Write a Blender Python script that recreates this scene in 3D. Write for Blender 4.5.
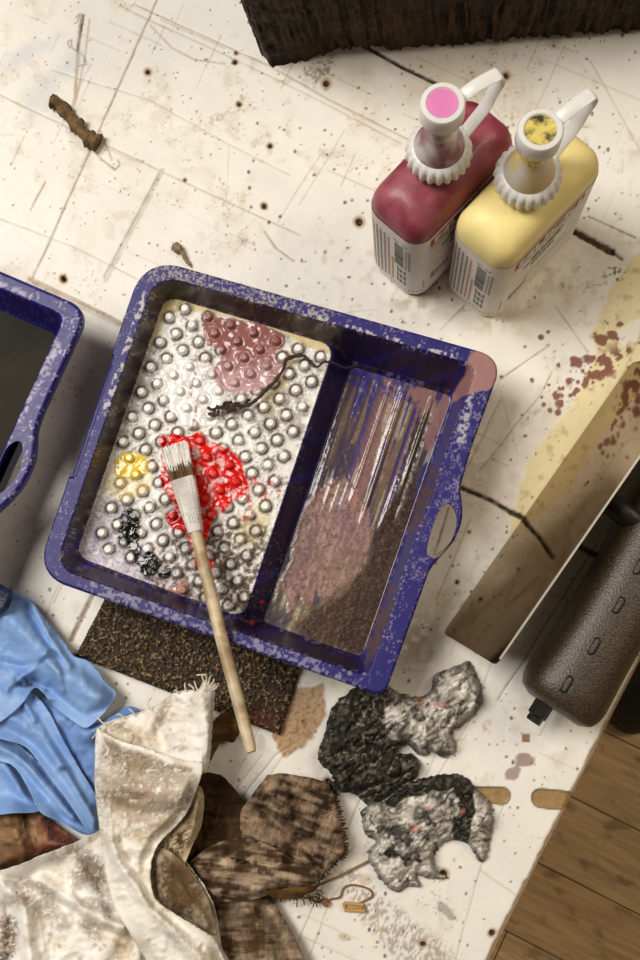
import bpy, bmesh, math, random
import numpy as np
from mathutils import Vector, Matrix

S = bpy.context.scene
for o in list(bpy.data.objects):
    bpy.data.objects.remove(o)
COL = S.collection
rnd = random.Random(7)
rng = np.random.default_rng(11)

# ------------------------------------------------------------------ camera
FPX, CAMZ = 1050.0, 0.66
NX, NY = 400.0, 640.0                      # where the plumb line under the camera meets the picture
def _n(v):
    v = np.asarray(v, float); return v/np.linalg.norm(v)
_down = _n(((NX-320)/FPX, -(NY-480)/FPX, -1.0))
_zc = -_down
_yc = _n(np.array([0, 1, 0]) - np.dot([0, 1, 0], _zc)*_zc)
_xc = np.cross(_yc, _zc)
RW = np.array([_xc, _yc, _zc])              # camera vector -> world vector
cam_d = bpy.data.cameras.new('camera')
cam_d.sensor_fit = 'VERTICAL'; cam_d.sensor_height = 36.0; cam_d.sensor_width = 24.0
cam_d.lens = FPX/960*36.0; cam_d.clip_start = 0.01
cam = bpy.data.objects.new('camera', cam_d); COL.objects.link(cam)
M = Matrix([list(RW[0])+[0], list(RW[1])+[0], list(RW[2])+[CAMZ], [0, 0, 0, 1]])
cam.matrix_world = M
S.camera = cam

def PP(x, y, z=0.0):
    """point of the place at height z seen at picture position x, y (arrays allowed)"""
    x = np.asarray(x, float); y = np.asarray(y, float); z = np.asarray(z, float)
    d = np.stack(np.broadcast_arrays((x-320)/FPX, -(y-480)/FPX, -1.0), -1) @ RW.T
    t = (z-CAMZ)/d[..., 2]
    p = d*t[..., None]; p[..., 2] += CAMZ
    return p
def P(x, y, z=0.0):
    return PP(x, y, z)
def proj(W):
    W = np.asarray(W, float) - np.array([0, 0, CAMZ])
    c = W @ RW
    return 320+FPX*c[..., 0]/-c[..., 2], 480-FPX*c[..., 1]/-c[..., 2]

# ------------------------------------------------------------------ light and exposure
S.view_settings.view_transform = 'Standard'
S.view_settings.look = 'None'
S.view_settings.gamma = 1.0
S.view_settings.exposure = -0.57
S.view_settings.use_curve_mapping = False
w = bpy.data.worlds.new('room_light'); S.world = w; w.use_nodes = True
w.node_tree.nodes['Background'].inputs[0].default_value = (1.0, 0.80, 0.54, 1)
w.node_tree.nodes['Background'].inputs[1].default_value = 0.17

def area(name, loc, target, sx, sy, power, col):
    d = bpy.data.lights.new(name, 'AREA'); d.shape = 'RECTANGLE'; d.size = sx; d.size_y = sy
    d.energy = power; d.color = col
    o = bpy.data.objects.new(name, d); COL.objects.link(o)
    o.location = loc
    o.rotation_euler = (Vector(target)-Vector(loc)).to_track_quat('-Z', 'Y').to_euler()
    return o
area('lamp_left', (-1.2, 0.62, 2.1), (0, -0.05, 0), 1.0, 1.2, 80, (1.0, 0.955, 0.88))
area('fill_right', (1.2, 0.5, 1.5), (0.15, 0, 0), 0.6, 0.7, 15, (1.0, 0.86, 0.68))  # fill light added to brighten the floor and warm the shadows

# ------------------------------------------------------------------ helpers
def lin(c):
    c = np.asarray(c, float)/255.0
    return np.where(c <= 0.04045, c/12.92, ((c+0.055)/1.055)**2.4)
def L4(c):
    return tuple(lin(c))+(1.0,)

def vn(x, y, seed=0):
    x = np.asarray(x, float); y = np.asarray(y, float)
    xi = np.floor(x).astype(np.int64); yi = np.floor(y).astype(np.int64)
    fx = x-xi; fy = y-yi
    fx = fx*fx*(3-2*fx); fy = fy*fy*(3-2*fy)
    def h(a, b):
        n = (a*374761393 + b*668265263 + seed*1442695041) & 0xffffffff
        n = ((n ^ (n >> 13))*1274126177) & 0xffffffff
        n = n ^ (n >> 16)
        return (n & 0xffff)/65535.0
    return (h(xi, yi)*(1-fx)+h(xi+1, yi)*fx)*(1-fy)+(h(xi, yi+1)*(1-fx)+h(xi+1, yi+1)*fx)*fy
def fbm(x, y, o=4, seed=0):
    s = 0; a = 0.5; t = 0
    for i in range(o):
        s = s+a*vn(x*2**i, y*2**i, seed+i*17); t += a; a *= 0.5
    return s/t
def sst(a, b, x):
    t = np.clip((x-a)/(b-a), 0, 1); return t*t*(3-2*t)
def seg_d(X, Y, a, b):
    ax, ay = a; bx, by = b
    dx, dy = bx-ax, by-ay
    t = np.clip(((X-ax)*dx+(Y-ay)*dy)/(dx*dx+dy*dy+1e-20), 0, 1)
    return np.hypot(X-ax-t*dx, Y-ay-t*dy)
def pl_d(X, Y, pts):
    d = None
    for a, b in zip(pts[:-1], pts[1:]):
        e = seg_d(X, Y, a, b); d = e if d is None else np.minimum(d, e)
    return d
def poly_sdf(X, Y, pts, nearest=False):
    n = len(pts); best = np.full(X.shape, 1e18); inside = np.zeros(X.shape, bool)
    bx_ = np.zeros(X.shape); by_ = np.zeros(X.shape)
    for i in range(n):
        ax, ay = pts[i][:2]; bx, by = pts[(i+1) % n][:2]
        dx, dy = bx-ax, by-ay
        L = dx*dx+dy*dy
        if L < 1e-20: continue
        t = np.clip(((X-ax)*dx+(Y-ay)*dy)/L, 0, 1)
        qx = ax+t*dx; qy = ay+t*dy
        d = (X-qx)**2+(Y-qy)**2
        m = d < best
        best = np.where(m, d, best)
        if nearest:
            bx_ = np.where(m, qx, bx_); by_ = np.where(m, qy, by_)
        if ay != by:
            c = ((ay > Y) != (by > Y)) & (X < (bx-ax)*(Y-ay)/(by-ay)+ax)
            inside ^= c
    d = np.sqrt(best); d = np.where(inside, -d, d)
    return (d, bx_, by_) if nearest else d
def round_poly(pts, r, k=8):
    """polygon with its corners rounded by arcs; r may be a list"""
    out = []; n = len(pts)
    for i in range(n):
        p = np.array(pts[i][:2], float); a = np.array(pts[i-1][:2], float); b = np.array(pts[(i+1) % n][:2], float)
        ri = r[i] if isinstance(r, (list, tuple)) else r
        u = _n(a-p); v = _n(b-p)
        ang = math.acos(max(-1, min(1, float(np.dot(u, v)))))
        t = min(ri/math.tan(ang/2), 0.48*min(np.linalg.norm(a-p), np.linalg.norm(b-p)))
        s = p+u*t; e = p+v*t
        for j in range(k+1):
            q = j/k
            out.append((1-q)**2*s*0.5+0.5*(1-q)**2*s+2*q*(1-q)*p*0.82+2*q*(1-q)*0.18*(s+e)/2+q*q*e)
    return [tuple(q) for q in out]
def smooth_closed(pts, n=6):
    """Catmull-Rom through a closed outline"""
    out = []; m = len(pts); A = [np.array(p, float) for p in pts]
    for i in range(m):
        p0, p1, p2, p3 = A[i-1], A[i], A[(i+1) % m], A[(i+2) % m]
        for j in range(n):
            t = j/n
            out.append(tuple(0.5*((2*p1)+(-p0+p2)*t+(2*p0-5*p1+4*p2-p3)*t*t+(-p0+3*p1-3*p2+p3)*t**3)))
    return out
def smooth_open(pts, n=6):
    out = []; A = [np.array(p, float) for p in pts]; A = [2*A[0]-A[1]]+A+[2*A[-1]-A[-2]]
    for i in range(1, len(A)-2):
        p0, p1, p2, p3 = A[i-1:i+3]
        for j in range(n):
            t = j/n
            out.append(0.5*((2*p1)+(-p0+p2)*t+(2*p0-5*p1+4*p2-p3)*t*t+(-p0+3*p1-3*p2+p3)*t**3))
    out.append(A[-2]); return out
def snap_grid(poly, step):
    a = np.array([p[:2] for p in poly], float)
    x0, y0 = a.min(0)-step*1.5; x1, y1 = a.max(0)+step*1.5
    nx = int((x1-x0)/step)+2; ny = int((y1-y0)/step)+2
    X, Y = np.meshgrid(x0+np.arange(nx)*step, y0+np.arange(ny)*step)
    X = X.ravel(); Y = Y.ravel()
    d, qx, qy = poly_sdf(X, Y, poly, True)
    ins = d < 0
    X = np.where(ins, X, qx); Y = np.where(ins, Y, qy)
    idx = np.arange(nx*ny).reshape(ny, nx)
    F = np.stack([idx[:-1, :-1], idx[:-1, 1:], idx[1:, 1:], idx[1:, :-1]], -1).reshape(-1, 4)
    F = F[ins[F].any(1)]
    used, inv = np.unique(F, return_inverse=True)
    return X[used], Y[used], inv.reshape(-1, 4), np.where(ins, -d, 0)[used]
def border(F):
    e = np.concatenate([F[:, [0, 1]], F[:, [1, 2]], F[:, [2, 3]], F[:, [3, 0]]])
    k = np.minimum(e[:, 0], e[:, 1]).astype(np.int64)*(F.max()+1)+np.maximum(e[:, 0], e[:, 1])
    u, i, c = np.unique(k, return_index=True, return_counts=True)
    return e[i[c == 1]]

def origin_of(o):
    v = Vector((0, 0, 0))
    while o is not None:
        v += o.location; o = o.parent
    return np.array(v)
def mk(name, V, F, mat, parent=None, col=None, smooth=True, normals=None, autosmooth=None):
    """ONE mesh object from world-space vertices; col = per-vertex RGBA (alpha drives roughness)"""
    V = np.asarray(V, float) - origin_of(parent)
    me = bpy.data.meshes.new(name)
    if isinstance(F, np.ndarray) and F.ndim == 2:
        n = len(F); k = F.shape[1]
        me.vertices.add(len(V)); me.vertices.foreach_set('co', V.astype(np.float32).ravel())
        me.loops.add(n*k); me.loops.foreach_set('vertex_index', F.astype(np.int32).ravel())
        me.polygons.add(n); me.polygons.foreach_set('loop_start', (np.arange(n)*k).astype(np.int32))
        me.update(calc_edges=True); me.validate()
    else:
        me.from_pydata([tuple(v) for v in V], [], [tuple(int(i) for i in f) for f in F]); me.update()
    me.polygons.foreach_set('use_smooth', [smooth]*len(me.polygons))
    if col is not None:
        at = me.color_attributes.new('Col', 'FLOAT_COLOR', 'POINT')
        c = np.asarray(col, float)
        if c.shape[1] == 3: c = np.concatenate([c, np.full((len(c), 1), 0.5)], 1)
        at.data.foreach_set('color', c.astype(np.float32).ravel())
    if autosmooth is not None:
        me.set_sharp_from_angle(angle=math.radians(autosmooth))
    if normals is not None:
        try: me.normals_split_custom_set_from_vertices([tuple(v) for v in normals])
        except Exception: pass
    me.materials.append(mat)
    o = bpy.data.objects.new(name, me); COL.objects.link(o)
    if parent is not None: o.parent = parent
    return o
def tag(o, label=None, cat=None, group=None, kind=None):
    if label: o['label'] = label
    if cat: o['category'] = cat
    if group: o['group'] = group
    if kind: o['kind'] = kind
    return o
def thing(name, label, cat, loc, group=None):
    o = bpy.data.objects.new(name, None); COL.objects.link(o)
    o.location = [float(v) for v in loc]; o.empty_display_size = 0.02
    return tag(o, label, cat, group)

class MB:
    def __init__(s): s.V = []; s.F = []; s.C = []
    def add(s, V, F, c=None):
        b = len(s.V); V = [tuple(map(float, v)) for v in V]
        s.V += V; s.F += [tuple(int(i)+b for i in f) for f in F]
        if c is not None:
            c = np.asarray(c, float)
            if c.ndim == 1: c = np.tile(c, (len(V), 1))
            s.C += [tuple(q) for q in c]
        return s
    def tube(s, pts, r, k=8, c=None, flat=None, caps=True):
        pts = [np.array(p, float) for p in pts]; n = len(pts)
        rr = r if hasattr(r, '__len__') else [r]*n
        V = []; F = []; ref = None
        for i in range(n):
            t = _n(pts[min(i+1, n-1)]-pts[max(i-1, 0)])
            if ref is None:
                ref = np.array([0, 0, 1.0]) if abs(t[2]) < 0.9 else np.array([1.0, 0, 0])
            u = _n(ref-np.dot(ref, t)*t); v = np.cross(t, u); ref = u
            fu, fv = flat if flat else (1, 1)
            for j in range(k):
                a = 2*math.pi*j/k
                V.append(pts[i]+rr[i]*(fu*math.cos(a)*u+fv*math.sin(a)*v))
        for i in range(n-1):
            for j in range(k):
                F.append((i*k+j, i*k+(j+1) % k, (i+1)*k+(j+1) % k, (i+1)*k+j))
        if caps:
            F.append(tuple(reversed(range(k)))); F.append(tuple((n-1)*k+j for j in range(k)))
        return s.add(V, F, c)
    def loft(s, rings, c=None, caps=(True, True)):
        k = len(rings[0]); V = [q for r in rings for q in r]; F = []
        for i in range(len(rings)-1):
            for j in range(k):
                F.append((i*k+j, i*k+(j+1) % k, (i+1)*k+(j+1) % k, (i+1)*k+j))
        if caps[0]: F.append(tuple(reversed(range(k))))
        if caps[1]: F.append(tuple((len(rings)-1)*k+j for j in range(k)))
        return s.add(V, F, c)
    def box(s, c0, ex, ey, ez, hx, hy, hz, c=None):
        c0, ex, ey, ez = [np.array(q, float) for q in (c0, ex, ey, ez)]
        V = [c0+ex*hx*a+ey*hy*b+ez*hz*d for d in (-1, 1) for b in (-1, 1) for a in (-1, 1)]
        return s.add(V, [(0, 2, 3, 1), (4, 5, 7, 6), (0, 1, 5, 4), (2, 6, 7, 3), (0, 4, 6, 2), (1, 3, 7, 5)], c)
    def build(s, name, mat, parent=None, smooth=True, angle=40):
        return mk(name, s.V, s.F, mat, parent, s.C if s.C and len(s.C) == len(s.V) else None, smooth, autosmooth=angle)

# ------------------------------------------------------------------ materials
def material(name, color=(200, 200, 200), rough=0.5, attr=False, noise=(60, 0.08), bump=(200, 0.1, 0.001),
             metal=0.0, spec=0.5, coat=0.0, trans=0.0, sss=0.0, wave=None, stretch=None, tint=None):
    m = bpy.data.materials.new(name); m.use_nodes = True
    nt = m.node_tree; N = nt.nodes; Lk = nt.links; b = N['Principled BSDF']
    tc = N.new('ShaderNodeTexCoord')
    vec = tc.outputs['Object']
    if stretch:
        mp = N.new('ShaderNodeMapping'); mp.inputs['Scale'].default_value = stretch
        Lk.new(vec, mp.inputs['Vector']); vec = mp.outputs['Vector']
    no = N.new('ShaderNodeTexNoise'); no.inputs['Scale'].default_value = noise[0]; no.inputs['Detail'].default_value = 6
    Lk.new(vec, no.inputs['Vector'])
    rp = N.new('ShaderNodeMapRange'); rp.inputs[1].default_value = 0.25; rp.inputs[2].default_value = 0.75
    rp.inputs[3].default_value = 1-noise[1]; rp.inputs[4].default_value = 1+noise[1]
    Lk.new(no.outputs['Fac'], rp.inputs[0])
    mx = N.new('ShaderNodeVectorMath'); mx.operation = 'SCALE'
    if attr:
        at = N.new('ShaderNodeAttribute'); at.attribute_name = 'Col'
        Lk.new(at.outputs['Color'], mx.inputs[0])
        Lk.new(at.outputs['Alpha'], b.inputs['Roughness'])
    else:
        rgb = N.new('ShaderNodeRGB'); rgb.outputs[0].default_value = L4(color)
        if tint:
            t2 = N.new('ShaderNodeMix'); t2.data_type = 'RGBA'
            n2 = N.new('ShaderNodeTexNoise'); n2.inputs['Scale'].default_value = tint[1]; n2.inputs['Detail'].default_value = 5
            Lk.new(vec, n2.inputs['Vector'])
            r2 = N.new('ShaderNodeMapRange'); r2.inputs[1].default_value = 0.42; r2.inputs[2].default_value = 0.62
            Lk.new(n2.outputs['Fac'], r2.inputs[0]); Lk.new(r2.outputs[0], t2.inputs[0])
            Lk.new(rgb.outputs[0], t2.inputs[6]); t2.inputs[7].default_value = L4(tint[0])
            Lk.new(t2.outputs[2], mx.inputs[0])
        else:
            Lk.new(rgb.outputs[0], mx.inputs[0])
        b.inputs['Roughness'].default_value = rough
    Lk.new(rp.outputs[0], mx.inputs[3])
    Lk.new(mx.outputs[0], b.inputs['Base Color'])
    b.inputs['Metallic'].default_value = metal
    b.inputs['Specular IOR Level'].default_value = spec
    b.inputs['Coat Weight'].default_value = coat; b.inputs['Coat Roughness'].default_value = 0.06
    b.inputs['Transmission Weight'].default_value = trans
    if sss:
        b.inputs['Subsurface Weight'].default_value = sss; b.inputs['Subsurface Radius'].default_value = (1, 0.8, 0.6)
        b.inputs['Subsurface Scale'].default_value = 0.004
    h = None
    if wave:
        ws = []
        for ax in ('X', 'Y'):
            wv = N.new('ShaderNodeTexWave'); wv.bands_direction = ax; wv.inputs['Scale'].default_value = wave
            wv.inputs['Distortion'].default_value = 1.2; wv.inputs['Detail'].default_value = 2
            Lk.new(vec, wv.inputs['Vector']); ws.append(wv)
        ad = N.new('ShaderNodeMath'); ad.operation = 'ADD'
        Lk.new(ws[0].outputs['Fac'], ad.inputs[0]); Lk.new(ws[1].outputs['Fac'], ad.inputs[1]); h = ad.outputs[0]
    if bump:
        n3 = N.new('ShaderNodeTexNoise'); n3.inputs['Scale'].default_value = bump[0]; n3.inputs['Detail'].default_value = 4
        Lk.new(vec, n3.inputs['Vector'])
        hh = n3.outputs['Fac']
        if h is not None:
            a2 = N.new('ShaderNodeMath'); a2.operation = 'ADD'; Lk.new(h, a2.inputs[0]); Lk.new(hh, a2.inputs[1]); hh = a2.outputs[0]
        bp = N.new('ShaderNodeBump'); bp.inputs['Strength'].default_value = bump[1]; bp.inputs['Distance'].default_value = bump[2]
        Lk.new(hh, bp.inputs['Height']); Lk.new(bp.outputs['Normal'], b.inputs['Normal'])
    return m

M_TABLE = material('worn_white_paint', attr=True, noise=(35, 0.05), bump=(260, 0.25, 0.0006), spec=0.35)
M_CORE = material('raw_board_edge', (150, 118, 80), 0.8, noise=(80, 0.3), bump=(300, 0.4, 0.001))
M_TRAY = material('purple_plastic_with_paint', attr=True, noise=(90, 0.06), bump=(500, 0.08, 0.0004), spec=0.33)
M_PUR = material('purple_plastic', (38, 30, 108), 0.42, noise=(70, 0.12), bump=(500, 0.12, 0.0004))
M_WET = material('wet_paint', attr=True, noise=(120, 0.06), bump=(170, 0.25, 0.0009), spec=0.45, coat=0.3)
M_CLOTH = material('woven_canvas', attr=True, noise=(160, 0.1), bump=(500, 0.22, 0.0005), wave=330, spec=0.15)
M_GLOVE = material('nitrile_rubber', attr=True, noise=(60, 0.05), bump=(110, 0.08, 0.0005), spec=0.35)
M_PAPER = material('crumpled_inky_paper', attr=True, noise=(220, 0.2), bump=(420, 0.7, 0.0016), spec=0.3)
M_ATTR = material('painted_detail', attr=True, noise=(200, 0.12), bump=(400, 0.2, 0.0005))

def text_mesh(body, size, bold=0.0):
    cu = bpy.data.curves.new('t', 'FONT'); cu.body = body; cu.size = size; cu.offset = bold; cu.resolution_u = 3
    o = bpy.data.objects.new('t', cu); COL.objects.link(o)
    dg = bpy.context.evaluated_depsgraph_get(); me = bpy.data.meshes.new_from_object(o.evaluated_get(dg))
    bm = bmesh.new(); bm.from_mesh(me); bmesh.ops.triangulate(bm, faces=bm.faces[:])
    bmesh.ops.subdivide_edges(bm, edges=[e for e in bm.edges if e.calc_length() > size*.5], cuts=1)
    V = np.array([v.co[:] for v in bm.verts]); F = [[v.index for v in f.verts] for f in bm.faces]
    bm.free(); bpy.data.objects.remove(o); bpy.data.curves.remove(cu); bpy.data.meshes.remove(me)
    return V, F
BRAND = text_mesh('MUCKI', .0118, .0005)

# ------------------------------------------------------------------ floor
def mix(c, col, a):
    a = np.clip(a, 0, 1)[..., None]
    return c*(1-a)+lin(col)*a
FZ = -0.75
a0 = P(568, 795, FZ); a1 = P(640, 831, FZ)
fang = math.atan2(a1[1]-a0[1], a1[0]-a0[0])
fm = bpy.data.materials.new('floorboards'); fm.use_nodes = True
nt = fm.node_tree; N = nt.nodes; Lk = nt.links; b = N['Principled BSDF']
tc = N.new('ShaderNodeTexCoord'); mp = N.new('ShaderNodeMapping'); mp.inputs['Rotation'].default_value = (0, 0, 0)
Lk.new(tc.outputs['Object'], mp.inputs['Vector'])
br = N.new('ShaderNodeTexBrick'); br.offset = 0.37; br.inputs['Scale'].default_value = 1.0
br.inputs['Brick Width'].default_value = 2.4; br.inputs['Row Height'].default_value = 0.093
br.inputs['Mortar Size'].default_value = 0.0009; br.inputs['Mortar Smooth'].default_value = 0.1
br.inputs['Color1'].default_value = L4((214, 180, 132)); br.inputs['Color2'].default_value = L4((200, 164, 116)); br.inputs['Mortar'].default_value = L4((92, 66, 40))
Lk.new(mp.outputs[0], br.inputs['Vector'])
mp2 = N.new('ShaderNodeMapping'); mp2.inputs['Scale'].default_value = (2.2, 26, 1); Lk.new(tc.outputs['Object'], mp2.inputs['Vector'])
gr = N.new('ShaderNodeTexNoise'); gr.inputs['Scale'].default_value = 5; gr.inputs['Detail'].default_value = 8; gr.inputs['Distortion'].default_value = 0.6
Lk.new(mp2.outputs[0], gr.inputs['Vector'])
mp3 = N.new('ShaderNodeMapping'); mp3.inputs['Scale'].default_value = (7, 13, 1); Lk.new(tc.outputs['Object'], mp3.inputs['Vector'])
st = N.new('ShaderNodeTexNoise'); st.inputs['Scale'].default_value = 3; st.inputs['Detail'].default_value = 6; Lk.new(mp3.outputs[0], st.inputs['Vector'])
r1 = N.new('ShaderNodeMapRange'); r1.inputs[1].default_value = .3; r1.inputs[2].default_value = .7; r1.inputs[3].default_value = .72; r1.inputs[4].default_value = 1.22
Lk.new(gr.outputs['Fac'], r1.inputs[0])
sc = N.new('ShaderNodeVectorMath'); sc.operation = 'SCALE'; Lk.new(br.outputs['Color'], sc.inputs[0]); Lk.new(r1.outputs[0], sc.inputs[3])
r2 = N.new('ShaderNodeMapRange'); r2.inputs[1].default_value = .56; r2.inputs[2].default_value = .66; Lk.new(st.outputs['Fac'], r2.inputs[0])
r2.inputs[4].default_value = 0.55
mm = N.new('ShaderNodeMix'); mm.data_type = 'RGBA'; Lk.new(r2.outputs[0], mm.inputs[0]); Lk.new(sc.outputs[0], mm.inputs[6]); mm.inputs[7].default_value = L4((112, 76, 44))
Lk.new(mm.outputs[2], b.inputs['Base Color']); b.inputs['Roughness'].default_value = 0.5
fl = P(568, 795, FZ)
V = [(-1.7, -1.7, 0), (1.7, -1.7, 0), (1.7, 1.7, 0), (-1.7, 1.7, 0)]
me = bpy.data.meshes.new('floor'); me.from_pydata(V, [], [(0, 1, 2, 3)]); me.materials.append(fm)
floor = bpy.data.objects.new('floor', me); COL.objects.link(floor); floor.location = tuple(fl); floor.rotation_euler = (0, 0, fang)
floor['kind'] = 'structure'

# ------------------------------------------------------------------ work table
E1, E2 = P(494, 950), P(610, 720)
ed = _n((E2-E1)[:2]); en = np.array([ed[1], -ed[0]])          # outward normal of the table edge
if en[0] < 0: en = -en
def clip_half(poly):
    out = []
    for i in range(len(poly)):
        a, b = np.array(poly[i]), np.array(poly[(i+1) % len(poly)])
        da, db = np.dot(a-E1[:2], en), np.dot(b-E1[:2], en)
        if da <= 0: out.append(tuple(a))
        if da*db < 0: out.append(tuple(a+(b-a)*da/(da-db)))
    return out
cx0 = P(-60, 480)[0]; cx1 = P(715, 300)[0]; cy0 = P(320, 1010)[1]; cy1 = P(320, -60)[1]
tpoly = clip_half([(cx0, cy0), (cx1, cy0), (cx1, cy1), (cx0, cy1)])
table = thing('work_table', 'large white painted work table with scratches, stains and saw marks under everything', 'table', (0, 0, FZ))
VX, VY, TF, _ = snap_grid(tpoly, 0.0008)
X, Y = proj(np.stack([VX, VY, 0*VX], 1))
n1 = fbm(X/40, Y/40, 4, 1); n2 = fbm(X/9, Y/9, 4, 2); n3 = fbm(X/2.5, Y/2.5, 3, 3); n4 = fbm(X/140, Y/140, 3, 4)
wob = (fbm(X/30, Y/30, 3, 5)-.5)*3
C = np.tile(lin((240, 236, 228)), (len(X), 1)); Z = np.zeros(len(X))
# faint general grime
C = mix(C, (206, 190, 164), 0.40*sst(.50, .75, n1)*sst(.35, .75, n2))
C = mix(C, (170, 145, 112), 0.30*sst(.60, .78, n2)*sst(.48, .7, n4))
C = mix(C, (150, 120, 85), 0.5*sst(.70, .78, n3)*sst(.55, .7, n1))
def blob(cx, cy, rx, ry, ang=0, soft=.5, ns=.5):
    a = math.radians(ang); u = ((X-cx)*math.cos(a)+(Y-cy)*math.sin(a))/rx; v = (-(X-cx)*math.sin(a)+(Y-cy)*math.cos(a))/ry
    return 1-sst(1-soft, 1+.001, np.hypot(u, v)+(n2-.5)*ns*2)
def polyb(pts, soft=3, ns=6):
    d = poly_sdf(X, Y, pts)+(n2-.5)*ns*2+(n3-.5)*ns*.5
    return 1-sst(-soft, soft, d)
# soft dirt zones, plus brown tints by the bottles
C = mix(C, (165, 132, 92), .42*blob(450, 470, 70, 110, 20, .9)*sst(.3, .62, n2))
C = mix(C, (160, 126, 86), .6*blob(415, 640, 48, 60, 20, .9)*sst(.25, .6, n2))
C = mix(C, (190, 165, 130), .4*blob(560, 470, 90, 120, 35, .9))
C = mix(C, (170, 140, 100), .4*blob(560, 270, 60, 60, 0, .9)*sst(.4, .7, n2))
C = mix(C, (176, 146, 104), .5*blob(410, 300, 60, 25, 20, .8)*sst(.4, .65, n2))
C = mix(C, (170, 140, 100), .5*blob(500, 320, 60, 18, -20, .8)*sst(.4, .65, n2))
C = mix(C, (186, 160, 120), .35*blob(430, 80, 160, 60, 10, .9)*sst(.35, .65, n1))
C = mix(C, (170, 140, 104), .4*blob(560, 690, 60, 50, -30, .9)*sst(.4, .65, n2))
C = mix(C, (170, 186, 200), .35*polyb([(20, 95), (78, 45), (88, 66), (60, 85), (30, 120)], 12, 5))
C = mix(C, (170, 190, 206), .3*blob(25, 55, 55, 14, -35, .9))
C = mix(C, (180, 150, 110), .5*blob(215, 120, 60, 9, -22, .9)*sst(.45, .65, n3))
# yellow paint
yel = polyb([(660, 235), (628, 262), (606, 300), (592, 335), (596, 352), (578, 395), (563, 416), (538, 446), (526, 466), (515, 500), (509, 532), (530, 530), (660, 400)], 2, 5)
yel *= 1-.8*sst(.66, .74, n3)*sst(.4, .6, n1)
C = mix(C, (230, 216, 166), .88*yel); Z += .0004*yel
C = mix(C, (170, 150, 100), .5*yel*sst(.6, .75, n2))
C = mix(C, (240, 236, 226), .9*polyb([(640, 318), (616, 332), (622, 345), (640, 342)], 2, 3))
# maroon drips
band = blob(592, 372, 58, 20, -37, .55, .3)
mar = band*sst(.54, .575, fbm(X/7.5+3, Y/7.5, 3, 31))
for i in range(46):
    t = rnd.gauss(0, .5); s = rnd.gauss(0, .45); q = math.radians(-37)
    cx = 592+58*t*math.cos(q)-20*s*math.sin(q); cy = 372+58*t*math.sin(q)+20*s*math.cos(q)
    mar = np.maximum(mar, 1-sst(.7, 1.1, np.hypot(X-cx, Y-cy)/rnd.choice([1, 1.4, 2, 3])+(n2-.5)*1.2+(n3-.5)*.6))
for cx, cy, r in [(532, 380, 2.2), (549, 385, 2.2), (541, 337, 2.4), (548, 332, 1.8), (522, 415, 1.6), (525, 436, 1.6), (554, 395, 5), (560, 404, 4), (575, 362, 6), (588, 358, 5), (600, 340, 6), (612, 336, 4), (620, 324, 3.4)]:
    mar = np.maximum(mar, 1-sst(.7, 1.15, np.hypot(X-cx, (Y-cy)*1.2)/r*.85+(n2-.5)*2.0+(n3-.5)*.8))
C = mix(C, (128, 78, 66), .95*mar); Z += .0004*mar
# tan and mauve stains
tan = polyb([(276, 692), (322, 684), (327, 715), (303, 748), (284, 756), (272, 735)], 2, 4)
C = mix(C, (178, 142, 98), .9*tan); C = mix(C, (120, 88, 54), .6*tan*sst(.55, .65, n3)); Z += .0005*tan*n3
C = mix(C, (164, 148, 142), .75*polyb([(338, 872), (352, 868), (395, 905), (450, 950), (470, 1000), (420, 1000), (385, 950), (350, 905)], 6, 6)*sst(.4, .62, fbm(X/2+Y/5, Y/5-X/6, 3, 40)))
C = mix(C, (200, 150, 146), .7*blob(490, 726, 12, 9, -20, .4, 1.0)*sst(.42, .55, n2))
C = mix(C, (150, 122, 116), .85*blob(524, 759, 15, 7, 15, .3, .7)); C = mix(C, (150, 122, 116), .8*blob(513, 774, 10, 7, -10, .3, .8))
C = mix(C, (140, 145, 135), .7*blob(446, 911, 12, 6, 40, .5, 1.0))
C = mix(C, (150, 150, 140), .5*blob(455, 748, 18, 7, -50, .5, 1.0)*sst(.4, .6, n3))
C = mix(C, (206, 192, 160), .7*blob(366, 880, 9, 7, 0, .4, .5))
for cx, cy, rx, ry, a in [(385, 930, 9, 4, 0), (345, 938, 10, 4, 20), (397, 934, 5, 4, 0), (376, 917, 9, 3, -20)]:
    C = mix(C, (190, 164, 120), .6*blob(cx, cy, rx, ry, a, .5, .9))
C = mix(C, (178, 158, 130), .5*blob(538, 415, 22, 9, -25, .6, 1)*sst(.4, .6, n3)); C = mix(C, (130, 104, 70), .7*blob(565, 288, 10, 9, 20, .6, 1.2)*sst(.42, .55, n3))
C = mix(C, (150, 124, 88), .5*blob(600, 284, 30, 4, -8, .7, 1)*sst(.45, .55, n3))
C = mix(C, (70, 52, 32), .9*blob(613, 274, 12, 6, -30, .6, 1.4)*sst(.45, .55, n3))
C = mix(C, (120, 92, 56), .7*blob(318, 70, 14, 16, 20, .6, 1.2)*sst(.42, .55, n3))
C = mix(C, (120, 92, 58), .6*blob(492, 50, 9, 7, 0, .6, 1.2)*sst(.42, .55, n3))
C = mix(C, (150, 120, 80), .6*blob(470, 305, 40, 8, -35, .7, 1)*sst(.45, .58, n2))
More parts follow.
